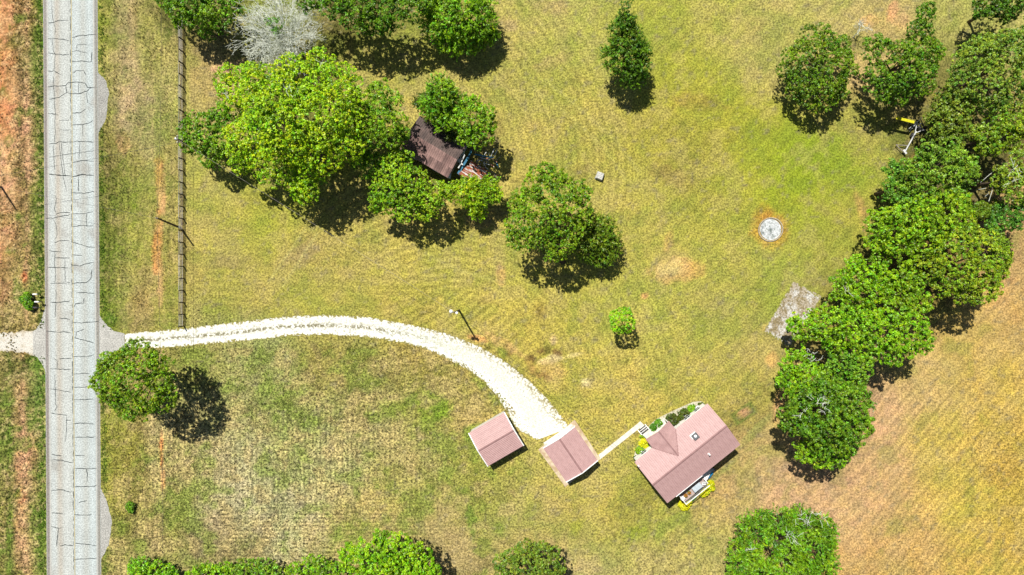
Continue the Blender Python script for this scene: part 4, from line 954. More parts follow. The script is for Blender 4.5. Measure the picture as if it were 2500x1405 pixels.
# stone-like well cover
import bmesh
def rock(name, sx, sy, sz, seed, m, parent=None, loc=(0, 0, 0), rz=0):
    r = random.Random(seed); bm = bmesh.new(); bmesh.ops.create_cube(bm, size=1)
    bmesh.ops.subdivide_edges(bm, edges=bm.edges[:], cuts=4, use_grid_fill=True)
    for v in bm.verts:
        t = 1 - .16 * max(0, v.co.z + .5); q = Vector((v.co.x * sx * t, v.co.y * sy * t, (v.co.z + .5) * sz))
        l = max(abs(v.co.x), abs(v.co.y)); q.z -= .12 * sz * max(0, (abs(v.co.x) + abs(v.co.y) - .5)) * 1.2
        v.co = q + Vector((r.uniform(-1, 1), r.uniform(-1, 1), r.uniform(-1, 1))) * .035
    me = bpy.data.meshes.new(name); bm.to_mesh(me); bm.free(); me.materials.append(m)
    return link(name, me, parent, loc, rz)
p = W(1464.5, 430, .5); tag(rock('stone_block', 1.15, 1.2, .75, 4, M_rock, loc=(p.x, p.y, 0), rz=-.35), 'pale squarish stone block standing alone on the middle of the lawn', 'stone')
# mailboxes
def mailbox(px, py, label, m, w=.62):
    p = W(px, py, 1.1); e = empty('mailbox', (p.x, p.y, 0), rr.uniform(-.06, .06)); tag(e, label, 'mailbox', 'mailboxes at the roadside')
    MB().box(0, 0, .5, .1, .1, 1.0).build('post', M_wood, e)
    vs = []; prof = [(-.11, 0), (.11, 0), (.11, .14), (.08, .21), (0, .25), (-.08, .21), (-.11, .14)]
    mb = MB(); mb.add([(-w / 2, y, 1.0 + z) for y, z in prof] + [(w / 2, y, 1.0 + z) for y, z in prof], [tuple(range(6, -1, -1)), tuple(range(7, 14))] + [(i, (i + 1) % 7, 7 + (i + 1) % 7, 7 + i) for i in range(7)])
    mb.build('box', m, e); MB().box(w / 2 + .012, 0, 1.1, .02, .2, .19).build('door', m, e); MB().box(.05, -.13, 1.2, .16, .02, .1).build('flag', M_clay, e)
mailbox(85.5, 719, 'upper white mailbox beside the bush left of the road', M_white)
mailbox(90, 737.5, 'white mailbox in the middle of the row beside the bush', M_white)
mailbox(86, 751.5, 'dark mailbox nearest the gravel entrance', M_dark)
# farm implement by the woods
imp = empty('farm_implement', (*W(2222, 340, .4).xy, 0)); tag(imp, 'old farm implement with pale drawbar and yellow plank at the edge of the woods', 'implement')
IO = Vector((imp.location.x, imp.location.y, 0))
def IP(px, py, z): return W(px, py, z) - IO
def ib(name, p, q, z0, z1, w, m, h=None): return MB().bar(IP(*p, z0), IP(*q, z1), w, h or w).build(name, m, imp)
ib('drawbar', (2237, 321), (2209, 371), .75, .6, .15, M_palewood)
ib('hitch_bar', (2187, 354), (2216, 356), .45, .6, .1, M_wood); ib('hitch_bar', (2187, 354), (2210, 376), .45, .5, .1, M_wood)
ib('hitch_plate', (2206, 366), (2213, 376), .62, .6, .3, M_palewood, .06)
y_ = ib('yellow_plank', (2188, 288), (2232, 299), 2.5, 2.4, .4, M_yellow, .08); ib('boom_post', (2232, 303), (2231, 299), .3, 2.34, .12, M_dark); ib('boom_post', (2238, 310), (2228, 298), .3, 2.3, .08, M_steel)
for p, q in (((2215, 318), (2250, 288)), ((2225, 300), (2262, 322)), ((2228, 312), (2252, 300)), ((2240, 298), (2234, 322)), ((2220, 322), (2236, 302)), ((2248, 292), (2256, 312)), ((2232, 326), (2254, 318))):
    ib('frame_bar', p, q, .7, .7 + rr.uniform(-.1, .15), .09, rr.choice([M_steel, M_palewood, M_dark]))
for k in range(7):
    q = IP(2228 + k * 4.2, 303 + k * 2.6, .4); d = MB().lathe([(.03, -.03), (.36, -.01), (.36, .01), (.03, .03)], n=14).build('disc', M_steel if k % 2 else M_dark, imp, loc=q)
    d.rotation_euler = (math.radians(90), 0, .6 + rr.uniform(-.1, .1))
for p in ((2226, 330), (2258, 316)):
    q = IP(*p, .35); wv = MB().lathe([(.12, -.09), (.34, -.09), (.36, 0), (.34, .09), (.12, .09)], n=16).build('wheel', M_dark, imp, loc=q); wv.rotation_euler = (math.radians(90), 0, 1.1)
# ------------------------------------------------------------------ trees
class Tris:
    def __init__(s): s.V = []; s.F = []; s.n = 0
def unit(a): return a / np.maximum(np.linalg.norm(a, axis=1), 1e-6)[:, None]
TOTAL = [0]
KINDS = {   # clump radius, leaves per clump, leaf half length, half width, clumps per m2 of lobe surface, normal bias, splay
    'broad': dict(rc=.25, k=15, L=.105, Wd=.07, den=3.7, bias=.75, flat=.6),
    'tuft':  dict(rc=.2, k=18, L=.105, Wd=.055, den=4.1, bias=.65, flat=.8),
    'cedar': dict(rc=.28, k=18, L=.17, Wd=.05, den=3.2, bias=.55, flat=.55, spray=1),
    'shrub': dict(rc=.12, k=16, L=.07, Wd=.05, den=60, bias=.8, flat=.6)}
def crown(lobes, kind, colour, seed, bough=.36, var=.25, dens=1.0, holes=.0):
    """lobes: (x,y,z,R,Rz) in metres; leaves on boughs that cover each lobe"""
    K = KINDS[kind]; r = np.random.default_rng(seed); LB = np.array(lobes, float)
    sph = []
    for (x, y, z, R, Rz) in LB:                       # boughs
        if R < 1.0 or bough <= 0: sph.append((x, y, z, R, Rz)); continue
        nb = int(6 + 5 * R)
        for i in range(nb):
            ph = 2.399963 * i + r.uniform(-.4, .4); cz = 1 - (i + .5) / nb * 1.45
            sr = math.sqrt(max(0, 1 - cz * cz)); br = R * bough * r.uniform(.55, 1.35)
            q = (1 - br / R * .9) * r.uniform(.82, 1.2)
            sph.append((x + R * q * sr * math.cos(ph), y + R * q * sr * math.sin(ph), z + Rz * q * cz, br, br * .8))
        sph.append((x, y, z, R * .58, Rz * .58))
    SP = np.array(sph)
    P = []; N = []
    for i, (x, y, z, R, Rz) in enumerate(SP):
        n = int(max(8, 2 * math.pi * R * Rz * 1.25 * K['den'] * dens)) + 3
        d = unit(r.normal(size=(n, 3))); d[:, 2] = np.where(d[:, 2] < -.35, -d[:, 2] * .6, d[:, 2]); d = unit(d)
        rad = 1 + .12 * r.normal(size=n); rad = np.clip(rad, .6, 1.3)
        p = np.array([x, y, z]) + d * rad[:, None] * np.array([R, R, Rz]); P.append(p); N.append(d)
    P = np.concatenate(P); N = np.concatenate(N); own = np.ones(len(P), bool)
    inside = np.zeros(len(P), int)
    for (x, y, z, R, Rz) in SP:
        e = ((P[:, 0] - x) / R) ** 2 + ((P[:, 1] - y) / R) ** 2 + ((P[:, 2] - z) / Rz) ** 2
        inside += e < .4
    keep = (inside == 0) & (P[:, 2] > .15)
    if holes > 0:
        nh = fbm(P[:, 0] * 20, P[:, 1] * 20, 34, seed % 97 + 300, 2); keep &= nh > -1 + holes * 1.0
    P = P[keep]; N = N[keep]; M = len(P)
    k = K['k']; rc = K['rc'] * r.uniform(.7, 1.3, M)
    O = r.normal(size=(M, k, 3)); O /= np.maximum(np.linalg.norm(O, axis=2), 1e-6)[..., None]
    O *= (r.random((M, k)) ** .45)[..., None] * rc[:, None, None]
    dn = (O * N[:, None, :]).sum(2)[..., None]
    O = O - N[:, None, :] * dn * (1 - K['flat']) * 1.0
    if K.get('spray'):
        ax = unit(N + .5 * r.normal(size=N.shape)); O = O * .55 + ax[:, None, :] * ((r.random((M, k)) - .3) * 1.1)[..., None] * .8
    C = (P[:, None, :] + O).reshape(-1, 3); ln = M * k
    outw = O / np.maximum(np.linalg.norm(O, axis=2), 1e-6)[..., None]
    nr = outw * .55 + N[:, None, :] * .5 + np.array([0, 0, .45]); nr = nr.reshape(-1, 3) * K['bias'] + r.normal(size=(ln, 3)) * .42; nr = unit(nr)
    if K.get('spray'): u = np.repeat(ax, k, 0) + .6 * r.normal(size=(ln, 3))
    else: u = r.normal(size=(ln, 3))
    u = unit(u - nr * (u * nr).sum(1)[:, None]); v = np.cross(nr, u)
    sc = r.uniform(.7, 1.35, ln)[:, None]; u = u * K['L'] * sc; v = v * K['Wd'] * sc
    V = np.stack([C - u, C - v + u * .1, C + u, C + v + u * .1], 1).reshape(-1, 3)
    F = np.arange(4 * ln).reshape(ln, 4)
    base = np.array(colour[:3]) * (1.18 if kind != 'shrub' else 1.2) * np.array([1.16, 1.0, .4])
    cl = 1 + var * r.normal(size=M) * 1.25; hue = r.normal(size=M)
    big = fbm(P[:, 0] * 20, P[:, 1] * 20, 40, seed % 89 + 400, 2)
    cc = base[None, :] * np.clip(cl + .25 * big, .45, 1.8)[:, None]
    cc[:, 0] *= 1 + .16 * hue + .15 * big; cc[:, 2] *= 1 - .1 * hue
    cc = np.repeat(cc, k, 0) * (1 + .16 * r.normal(size=ln))[:, None]
    c4 = np.concatenate([np.clip(cc, .004, .6), np.ones((ln, 1))], 1); c4 = np.repeat(c4, 4, 0)
    TOTAL[0] += ln * 2
    return V, F, c4, SP
def limbs(mb, base, sp, r0, rnd, n=9, h_split=None):
    """trunk with limbs reaching the boughs"""
    zs = min(s[2] for s in sp); top = Vector(sp[int(len(sp) / 2)][:3]); cen_ = Vector((sum(s[0] for s in sp) / len(sp), sum(s[1] for s in sp) / len(sp), sum(s[2] for s in sp) / len(sp)))
    fork = base.lerp(cen_, .45); fork.z = max(.8, cen_.z * .42)
    mb.tube([base - Vector((0, 0, .2)), base.lerp(fork, .5) + Vector((rnd.uniform(-.15, .15), rnd.uniform(-.15, .15), 0)), fork, cen_], [r0 * 1.35, r0, r0 * .85, r0 * .35], 9)
    idx = list(range(len(sp))); rnd.shuffle(idx)
    for i in idx[:n]:
        q = Vector(sp[i][:3]); m = fork.lerp(q, .5); m.z += .3; mb.tube([fork, m, q], [r0 * .45, r0 * .28, r0 * .08], 6)
TN = [0]
def tree(name, label, lobes, kind, colour, base=None, group=None, r0=.2, cat='tree', zk=.85, **kw):
    """lobes: (px, py, r_px, z[, rz factor]) as seen in the photo"""
    TN[0] += 1; seed = 1000 + TN[0] * 17; rnd = random.Random(seed); L = []
    for lb in lobes:
        px, py, rp, z = lb[:4]; p = W(px, py, z + (float(gz(px, py)) if cat == 'shrub' else 0)); R = rp * S * (1 - z / HC); Rz = R * (lb[4] if len(lb) > 4 else zk)
        L.append((p.x, p.y, max(z, Rz * .35), R, Rz))
    if base is None:
        w = sum(l[3] ** 2 for l in L); b = Vector((sum(l[0] * l[3] ** 2 for l in L) / w, sum(l[1] * l[3] ** 2 for l in L) / w, 0))
    else: b = W(*base)
    bx, by = to_px(b.x, b.y); b.z = float(gz(bx, by)) if cat == 'shrub' or 'roadside' not in name else 0
    t = empty(name, b); tag(t, label, cat, group)
    loc = [(l[0] - b.x, l[1] - b.y, l[2] if abs(b.z) < .5 or cat != 'shrub' else l[2], l[3], l[4]) for l in L]
    V, F, C, SPh = crown(loc, kind, colour, seed, **kw)
    link('crown', npmesh('crown', V, F, M_leaf, C), t)
    mb = MB(); limbs(mb, Vector((0, 0, 0)), [tuple(s) for s in SPh], r0, rnd, n=min(12, 4 + len(SPh) // 3)); mb.build('trunk', M_bark, t, smooth=True)
    return t
LIME = (.20, .40, .010); PALE = (.17, .30, .05); OLV = (.14, .25, .03); YG = (.17, .32, .012); DOL = (.06, .10, .022); YEL = (.46, .5, .008)
gL = 'trees round the old farmhouse'; gR = 'trees of the wood on the right'; gT = 'trees scattered on the lawn'; gB = 'trees and bushes along the bottom edge'; gU = 'trees along the top edge'
tree('pine_tree', 'round clumpy green tree overhanging the road just below the driveway', [(328, 925, 84, 10), (290, 930, 58, 9.5), (335, 875, 46, 10), (370, 960, 58, 10), (335, 985, 46, 9.5), (385, 890, 36, 9.5), (275, 895, 30, 9.5)], 'tuft', (.125, .25, .016), base=(422, 912), r0=.25, dens=.95)
tree('oak_tree', 'huge spreading lime green tree left of the old farmhouse', [(590, 225, 66, 8), (655, 230, 76, 10), (740, 200, 70, 11), (785, 150, 34, 9), (835, 205, 52, 10), (700, 300, 95, 12), (800, 285, 90, 12), (620, 340, 68, 9), (680, 390, 66, 8.5), (745, 440, 52, 7.5), (770, 375, 66, 10), (850, 345, 56, 9.5), (735, 465, 26, 6.5), (590, 400, 30, 7)], 'broad', LIME, base=(800, 400), group=gL, r0=.45, bough=.3, holes=.1)
tree('oak_tree', 'bright green rounded tree between the huge lime tree and the old farmhouse', [(925, 250, 52, 9), (945, 310, 52, 9), (900, 320, 46, 9), (880, 270, 40, 9), (975, 330, 24, 7), (900, 400, 40, 6)], 'broad', (.12, .26, .012), group=gL, r0=.3, bough=.32)
tree('maple_tree', 'smaller mid green tree at the fence below the white topped pole', [(498, 325, 52, 6), (535, 350, 40, 6), (478, 345, 36, 5.5), (520, 300, 32, 6), (520, 385, 30, 5), (545, 300, 26, 6)], 'broad', (.10, .235, .012), base=(540, 370), group=gL, bough=.34)
tree('cedar_tree', 'pointed green tree over the upper corner of the brown tin roof', [(1080, 222, 34, 9), (1078, 252, 44, 7.5), (1110, 262, 34, 7), (1055, 262, 32, 6.5), (1085, 290, 30, 6.5)], 'cedar', (.115, .27, .014), group=gL, base=(1085, 300))
tree('vine_thicket', 'dull dark olive vines sprawling over the brown tin roof', [(1034, 250, 20, 4.5), (1058, 272, 24, 4.6), (1087, 300, 24, 4.8), (1108, 325, 18, 4.6), (1085, 280, 26, 4.7)], 'cedar', DOL, group=gL, cat='vines', zk=.5)
tree('walnut_tree', 'round bright green tree right of the tin roof above the collapsed lean-to', [(1155, 290, 50, 8), (1170, 325, 38, 7.5), (1145, 265, 28, 8), (1185, 300, 28, 8), (1140, 330, 26, 7)], 'broad', (.135, .29, .012), group=gL, base=(1160, 330), bough=.34)
tree('walnut_tree', 'broad bright tree covering the lower side of the old farmhouse roof', [(975, 392, 36, 6.5), (950, 428, 40, 6.5), (1000, 456, 52, 7.5), (1060, 478, 40, 7), (940, 480, 40, 6.5), (990, 505, 40, 6), (1040, 505, 38, 6), (925, 500, 24, 5.5), (1090, 464, 20, 6)], 'tuft', (.15, .31, .014), group=gL, base=(1030, 500), r0=.3, bough=.36)
tree('young_tree', 'light lime sapling below the rusty lean-to tin', [(1130, 470, 30, 5), (1160, 490, 30, 4.5), (1150, 455, 22, 5), (1190, 455, 26, 4.5), (1205, 475, 18, 4), (1165, 515, 20, 3.6)], 'cedar', (.17, .34, .012), group=gL, base=(1165, 490), r0=.12)
tree('pine_tree', 'large clumpy green tree in the middle of the lawn', [(1345, 500, 78, 10), (1330, 445, 48, 10), (1300, 550, 60, 9.5), (1365, 575, 54, 9), (1400, 480, 48, 9.5), (1275, 500, 36, 9), (1262, 580, 30, 8.5), (1350, 610, 32, 8.5), (1415, 530, 36, 9)], 'tuft', (.115, .235, .014), group=gT, base=(1375, 640), r0=.34)
tree('cedar_tree', 'feathery olive cedar tucked against the large tree in mid lawn', [(1460, 575, 46, 4.6), (1480, 605, 34, 3.6), (1430, 600, 38, 3.8), (1465, 625, 30, 3), (1440, 550, 34, 4.4)], 'cedar', (.085, .165, .014), group=gT, dens=1.1)
tree('conifer_tree', 'narrow dark conifer standing alone near the top of the lawn', [(1528, 18, 13, 11), (1525, 50, 20, 9.5), (1520, 80, 32, 8), (1534, 105, 40, 7), (1518, 132, 46, 6), (1540, 160, 42, 5), (1548, 185, 30, 4), (1498, 145, 28, 5), (1565, 125, 22, 5.5)], 'cedar', (.065, .165, .014), group=gT, base=(1535, 190), r0=.22)
tree('small_tree', 'small lone lime tree on the lawn above the house', [(1518, 783, 27, 5.6), (1500, 775, 15, 5.4), (1525, 768, 17, 5.8), (1535, 795, 16, 5.4), (1510, 800, 15, 5.2)], 'tuft', (.15, .37, .01), group=gT, base=(1530, 812), r0=.1, bough=0, dens=1.5)
tree('pine_tree', 'round dark green tree on the upper right lawn with shadow below', [(1992, 165, 74, 5), (1950, 165, 50, 4.6), (2040, 170, 50, 4.6), (1995, 105, 44, 5.4), (1990, 225, 50, 4), (1950, 215, 38, 3.6), (2045, 120, 34, 5), (2035, 220, 36, 3.6)], 'tuft', (.09, .19, .014), group=gT, zk=.75)
tree('pine_tree', 'double topped dark green tree with a spire beside the pink bare soil', [(2190, 165, 66, 6.5), (2150, 200, 46, 6), (2230, 190, 50, 6), (2240, 120, 40, 7), (2245, 75, 30, 8), (2258, 35, 24, 9), (2270, 22, 14, 10), (2140, 120, 36, 6.5), (2270, 130, 32, 6.5), (2185, 228, 34, 5), (2265, 170, 24, 6)], 'tuft', (.08, .19, .014), group=gT, r0=.25)
# wood on the right
tree('pine_tree', 'large pale grey green tree at the top of the right wood', [(2410, 180, 88, 8), (2460, 130, 56, 8), (2365, 160, 46, 7.5), (2420, 240, 50, 7.5), (2480, 210, 60, 8), (2350, 205, 34, 7), (2490, 100, 36, 8), (2400, 115, 32, 8)], 'tuft', (.13, .24, .045), group=gR, r0=.3)
tree('oak_tree', 'olive green tree beside the old farm implement', [(2303, 292, 42, 6), (2335, 270, 44, 6.5), (2292, 326, 30, 5.5), (2335, 315, 42, 6), (2312, 245, 30, 6), (2275, 295, 16, 5)], 'broad', (.10, .18, .03), group=gR, bough=.3)
tree('oak_tree', 'dark tree cut off by the upper right corner of the photo', [(2420, 5, 42, 7), (2470, 0, 50, 7), (2400, 20, 28, 6.5), (2450, 30, 30, 6)], 'broad', (.055, .14, .014), group=gR)
tree('oak_tree', 'yellow green tree at the right photo edge below the pale tree', [(2440, 330, 48, 8), (2480, 300, 42, 8.5), (2410, 350, 36, 7.5), (2395, 325, 24, 7.5), (2495, 340, 34, 8)], 'broad', (.14, .25, .02), group=gR, bough=.3)
tree('oak_tree', 'broad domed green tree directly below the farm implement', [(2290, 405, 66, 9), (2335, 430, 50, 9), (2242, 428, 52, 8.5), (2290, 460, 46, 8), (2362, 405, 26, 8.5), (2244, 398, 30, 8)], 'broad', (.11, .235, .03), group=gR, bough=.26)
tree('oak_tree', 'green tree on the left rim of the wood beside the mown lawn', [(2200, 440, 40, 7), (2185, 470, 38, 6.5), (2225, 490, 34, 7), (2180, 415, 24, 6.5)], 'broad', (.08, .22, .03), group=gR, bough=.3)
tree('oak_tree', 'loose tree with pale bare limbs at the right edge of the photo', [(2462, 428, 36, 8.5), (2495, 400, 38, 9), (2484, 462, 42, 8.5), (2440, 452, 24, 7.5)], 'broad', (.12, .22, .03), group=gR, bough=.3, holes=.25)
tree('oak_tree', 'small shaded tree in the gap of bare limbs inside the wood', [(2392, 515, 24, 6), (2430, 508, 18, 5.5)], 'broad', (.10, .18, .022), group=gR, bough=.3)
tree('oak_tree', 'bright yellow green tree along the left rim of the wood', [(2180, 560, 62, 8), (2230, 540, 62, 9), (2150, 590, 44, 7), (2250, 590, 50, 8.5), (2200, 620, 46, 7.5), (2150, 540, 34, 7)], 'broad', (.135, .29, .012), group=gR, bough=.26)
tree('oak_tree', 'yellow green tree squeezed between the domed tree and the pale wide tree', [(2310, 510, 50, 9), (2340, 540, 42, 9), (2290, 550, 44, 9), (2340, 490, 30, 8.5)], 'broad', (.14, .28, .014), group=gR, bough=.28)
tree('oak_tree', 'deep green tree at the right edge just above the tan field', [(2450, 530, 38, 7), (2490, 525, 40, 7), (2425, 550, 24, 6.5)], 'broad', (.06, .18, .03), group=gR, bough=.32)
tree('pine_tree', 'wide pale green tree bulging over the tan field', [(2350, 640, 80, 9.5), (2400, 620, 58, 9.5), (2310, 660, 60, 9), (2390, 690, 52, 9), (2430, 650, 34, 9), (2350, 700, 46, 8.5), (2360, 580, 42, 9.5), (2270, 640, 34, 8.5)], 'tuft', (.15, .27, .022), group=gR, r0=.32)
tree('oak_tree', 'lime green tree on the wood rim above the gravel rectangle', [(2100, 680, 52, 7), (2060, 700, 40, 6.5), (2150, 690, 46, 7.5), (2110, 720, 46, 7), (2085, 645, 26, 6)], 'broad', (.14, .31, .01), group=gR, bough=.28)
tree('oak_tree', 'olive lime tree behind the one above the gravel rectangle', [(2200, 710, 50, 8), (2240, 735, 36, 8), (2190, 750, 40, 8), (2230, 690, 28, 8)], 'broad', (.13, .27, .014), group=gR, bough=.28)
tree('oak_tree', 'wide low lime tree spreading from the gravel rectangle to the tan field', [(1965, 800, 42, 6.5), (2020, 790, 50, 8), (2080, 800, 60, 9), (2150, 810, 60, 9.5), (2220, 810, 54, 9.5), (2245, 830, 36, 9), (2110, 850, 46, 8.5), (2180, 860, 38, 8.5), (1935, 795, 20, 6), (2040, 840, 36, 7.5)], 'broad', (.13, .30, .01), group=gR, bough=.24, r0=.35)
tree('oak_tree', 'lime green tree on the left rim below the gravel rectangle', [(1945, 890, 42, 6.5), (1925, 930, 34, 6), (1985, 920, 40, 7), (1960, 960, 40, 6.5)], 'broad', (.13, .30, .01), group=gR, bough=.3)
tree('oak_tree', 'mid green tree in the waist of the right wood', [(2060, 900, 48, 8.5), (2100, 890, 34, 8.5), (2030, 930, 36, 8), (2090, 930, 30, 8)], 'broad', (.095, .23, .022), group=gR, bough=.28)
tree('oak_tree', 'big round green tree at the lower tip of the right wood', [(2010, 1000, 78, 11), (2060, 990, 60, 10.5), (1955, 1010, 54, 9.5), (2010, 960, 50, 10.5), (2080, 1040, 48, 10), (2020, 1060, 62, 9.5), (1930, 1030, 34, 7.5), (2100, 980, 34, 10), (2110, 1040, 26, 9.5)], 'broad', (.085, .2, .014), group=gR, bough=.24, r0=.38)
tree('oak_tree', 'bright green lower bough tree at the very tip of the right wood', [(2000, 1105, 44, 7.5), (2040, 1110, 40, 7.5), (1970, 1100, 30, 7), (2075, 1090, 26, 7.5)], 'broad', (.12, .27, .012), group=gR, bough=.3)
# top edge
tree('oak_tree', 'dark green tree at the top end of the board fence', [(470, 5, 60, 6.5), (530, 20, 52, 6.5), (425, 0, 44, 6.5), (500, 55, 34, 5), (450, 50, 28, 5.5), (570, 15, 34, 6)], 'broad', (.095, .225, .012), group=gU, bough=.3)
tree('young_tree', 'small low tree in the shade at the top end of the fence', [(520, 85, 16, 2.6), (545, 75, 12, 2.5), (500, 80, 12, 2.4)], 'broad', (.10, .23, .012), group=gU, bough=0, r0=.06)
tree('oak_tree', 'dark leafy tree right of the bare grey tree at the top edge', [(870, 20, 56, 8), (940, 25, 50, 8), (990, 10, 50, 8), (820, 0, 50, 8), (900, 60, 26, 6.5), (760, -10, 40, 8), (940, 60, 28, 6.5), (1030, 0, 30, 8)], 'broad', (.075, .19, .012), group=gU, bough=.3, r0=.3)
tree('cedar_tree', 'large drooping bright green cedar at the top edge', [(1120, 40, 62, 5.5), (1070, 60, 40, 4.5), (1165, 60, 44, 4.5), (1120, 90, 44, 3.8), (1080, 20, 44, 5.2), (1170, 20, 36, 5), (1150, 95, 34, 3.2), (1195, 85, 20, 3), (1085, 105, 24, 3)], 'cedar', (.125, .29, .014), group=gU, dens=1.25, r0=.28)
# bottom edge
tree('oak_tree', 'tall lime green tree rising in the bottom hedge', [(920, 1345, 46, 7), (970, 1350, 50, 7), (1015, 1365, 44, 6.5), (870, 1375, 42, 6), (930, 1400, 56, 6.5), (1040, 1390, 36, 6), (850, 1350, 22, 6), (990, 1400, 46, 6), (930, 1310, 20, 7), (960, 1420, 50, 6)], 'broad', (.15, .34, .01), group=gB, bough=.3, r0=.28)
for i, (lobs, c, lab) in enumerate((
    ([(348, 1385, 30, 2.2), (375, 1392, 24, 2), (330, 1395, 20, 1.8), (410, 1400, 22, 1.6)], (.14, .35, .012), 'bright green bush at the bottom edge nearest the road'),
    ([(500, 1402, 30, 2.2), (545, 1398, 26, 2.2), (470, 1408, 20, 2)], (.14, .32, .012), 'lime bush at the bottom edge below the wire shadow'),
    ([(595, 1395, 30, 2.6), (640, 1390, 30, 2.8), (670, 1398, 24, 2.6)], (.12, .25, .03), 'greyish green bush in the middle of the bottom hedge'),
    ([(720, 1400, 26, 2.6), (770, 1385, 32, 3), (815, 1395, 26, 3)], (.14, .31, .012), 'lime bush against the foot of the tall lime tree'))):
    tree('hedge_bush', lab, lobs, 'broad', c, group=gB, cat='bush', bough=.4, r0=.07)
tree('oak_tree', 'dull greyish green round tree cut by the bottom edge', [(1290, 1385, 66, 5), (1250, 1385, 46, 4.6), (1335, 1375, 44, 4.6), (1290, 1350, 34, 4.8), (1290, 1420, 60, 5), (1350, 1405, 36, 4.6)], 'tuft', (.10, .185, .035), group=gB)
tree('oak_tree', 'big green tree with bleached twigs at the bottom right', [(1900, 1330, 74, 6), (1850, 1300, 44, 6), (1970, 1330, 66, 6), (1830, 1345, 40, 5.5), (1960, 1280, 44, 5.6), (2010, 1300, 40, 5.5), (1900, 1390, 70, 6), (1990, 1380, 60, 6), (1815, 1390, 40, 5.5), (1870, 1275, 26, 5.6)], 'cedar', (.10, .24, .014), group=gB, r0=.35, holes=.05)
# garden shrubs
gS = 'shrubs in the beds round the house'
def shrub(px, py, rp, c, label, h=.8, squash=.8):
    tree('garden_shrub', label, [(px, py, rp, h * .55, squash)], 'shrub', c, group=gS, cat='shrub', bough=0, r0=.03, var=.18)
shrub(1594.5, 1043.5, 8.5, (.05, .17, .012), 'left one of the two touching green balls by the porch gable', .7)
shrub(1608, 1033.5, 9, (.055, .18, .012), 'right one of the two touching green balls by the porch gable', .7)
shrub(1641, 1025.5, 14.5, (.045, .075, .012), 'large dark clipped shrub touching the porch gable', 1.1)
shrub(1670.5, 1014, 14, (.055, .09, .012), 'large dark clipped ball shrub in the middle of the front bed', 1.1)
shrub(1688.5, 999.5, 10, (.10, .26, .012), 'bright green ball shrub near the top end of the front bed', .9)
shrub(1712, 991.5, 8, (.05, .09, .012), 'small dark shrub with reddish tips at the roof corner', .7)
shrub(1567, 1067, 5, (.16, .3, .012), 'tiny lime shrub beside the porch steps', .4)
shrub(1572, 1083, 11, YEL, 'upper bright yellow shrub left of the porch gable', .7)
shrub(1580, 1093, 9, YEL, 'lower bright yellow shrub left of the porch gable', .7)
shrub(1563.5, 1101, 10.5, (.12, .27, .012), 'green ball shrub below the yellow shrubs', .9)
shrub(1569, 1108, 5, (.17, .33, .012), 'small lime shrub in the shade of the green ball', .5)
shrub(1553, 1118.5, 5.5, (.04, .09, .012), 'little dark bush at the lower corner of the front bed', .6)
for j, (lb, lab) in enumerate((([(1735, 1181, 8, .6), (1731, 1191, 8, .6), (1722, 1200, 9, .6), (1739, 1193, 6, .5), (1716, 1208, 6, .5)], 'long yellow shrub wrapped round the stair end of the back deck'),
                       ([(1664, 1232, 8, .55), (1674, 1235, 9, .55), (1682, 1228, 7, .5), (1668, 1240, 6, .4)], 'yellow shrub at the lower left corner of the back deck'))):
    tree('garden_shrub', lab, lb, 'shrub', YEL, group=gS, cat='shrub', bough=0, r0=.03, var=.15)
tree('roadside_bush', 'dark green bush left of the mailboxes', [(62, 732, 11, .8), (70, 742, 10, .8), (66, 722, 8, .7), (72, 752, 7, .6)], 'shrub', (.10, .24, .012), group=None, cat='bush', bough=0, r0=.04)
tree('roadside_bush', 'low green bush alone in the lower left field verge', [(318, 1236, 9, .5), (321, 1247, 6, .4)], 'shrub', (.07, .19, .012), cat='bush', bough=0, r0=.03)
tree('climbing_vine', 'green patch of ivy on the bare grey tree', [(672, 60, 13, 7.5), (680, 75, 9, 7.2), (662, 48, 8, 7.6)], 'cedar', (.06, .2, .02), cat='vine', bough=0, r0=.03)

# ------------------------------------------------------------------ bare trees
def bare_tree(name, label, base, top_lobe, seed, m, depth=6, n0=9, r0=.17, grp=None, tw=.016):
    b = W(*base); c = W(top_lobe[0], top_lobe[1], top_lobe[3]) - b; R = top_lobe[2] * S; rnd = random.Random(seed)
    t = empty(name, b); tag(t, label, 'tree', grp)
    mb = MB(); fork = Vector((c.x * .35, c.y * .35, c.z * .3)); mb.tube([(0, 0, -.2), fork * .5, fork], [r0 * 1.3, r0, r0 * .9], 8); mb.build('trunk', m, t)
    mb = MB()
    def grow(p, d, L, r, k):
        q = p + d * L + Vector((rnd.gauss(0, .08), rnd.gauss(0, .08), rnd.gauss(0, .05))) * L
        mb.tube([p, (p + q) / 2 + Vector((rnd.gauss(0, .05), rnd.gauss(0, .05), rnd.gauss(0, .05))) * L, q], [r, r * .85, max(tw * .6, r * .65)], 3 if k > 1 else 5, caps=False)
        if k >= depth: return
        for i in range(3 if k < 5 else 2):
            e = (d + Vector((rnd.gauss(0, .52), rnd.gauss(0, .52), rnd.gauss(.02, .4)))).normalized()
            grow(q if i < 2 else p.lerp(q, .55), e, L * rnd.uniform(.62, .86), max(tw, r * .62), k + 1)
    for i in range(n0):
        a = 2 * math.pi * i / n0 + rnd.uniform(-.3, .3); el = rnd.uniform(.25, 1.2)
        tgt = c + Vector((math.cos(a) * R * .8 * math.cos(el * .9), math.sin(a) * R * .8 * math.cos(el * .9), R * .7 * math.sin(el) - R * .2))
        d = tgt - fork; grow(fork, d.normalized(), d.length * .36, r0 * .5, 1)
    mb.build('branches', m, t); return t
bare_tree('bare_tree', 'leafless silvery grey tree at the top edge between two dark trees', (735, 150), (672, 62, 100, 6.5), 5, M_deadwood, depth=6, n0=17, r0=.22, tw=.021)
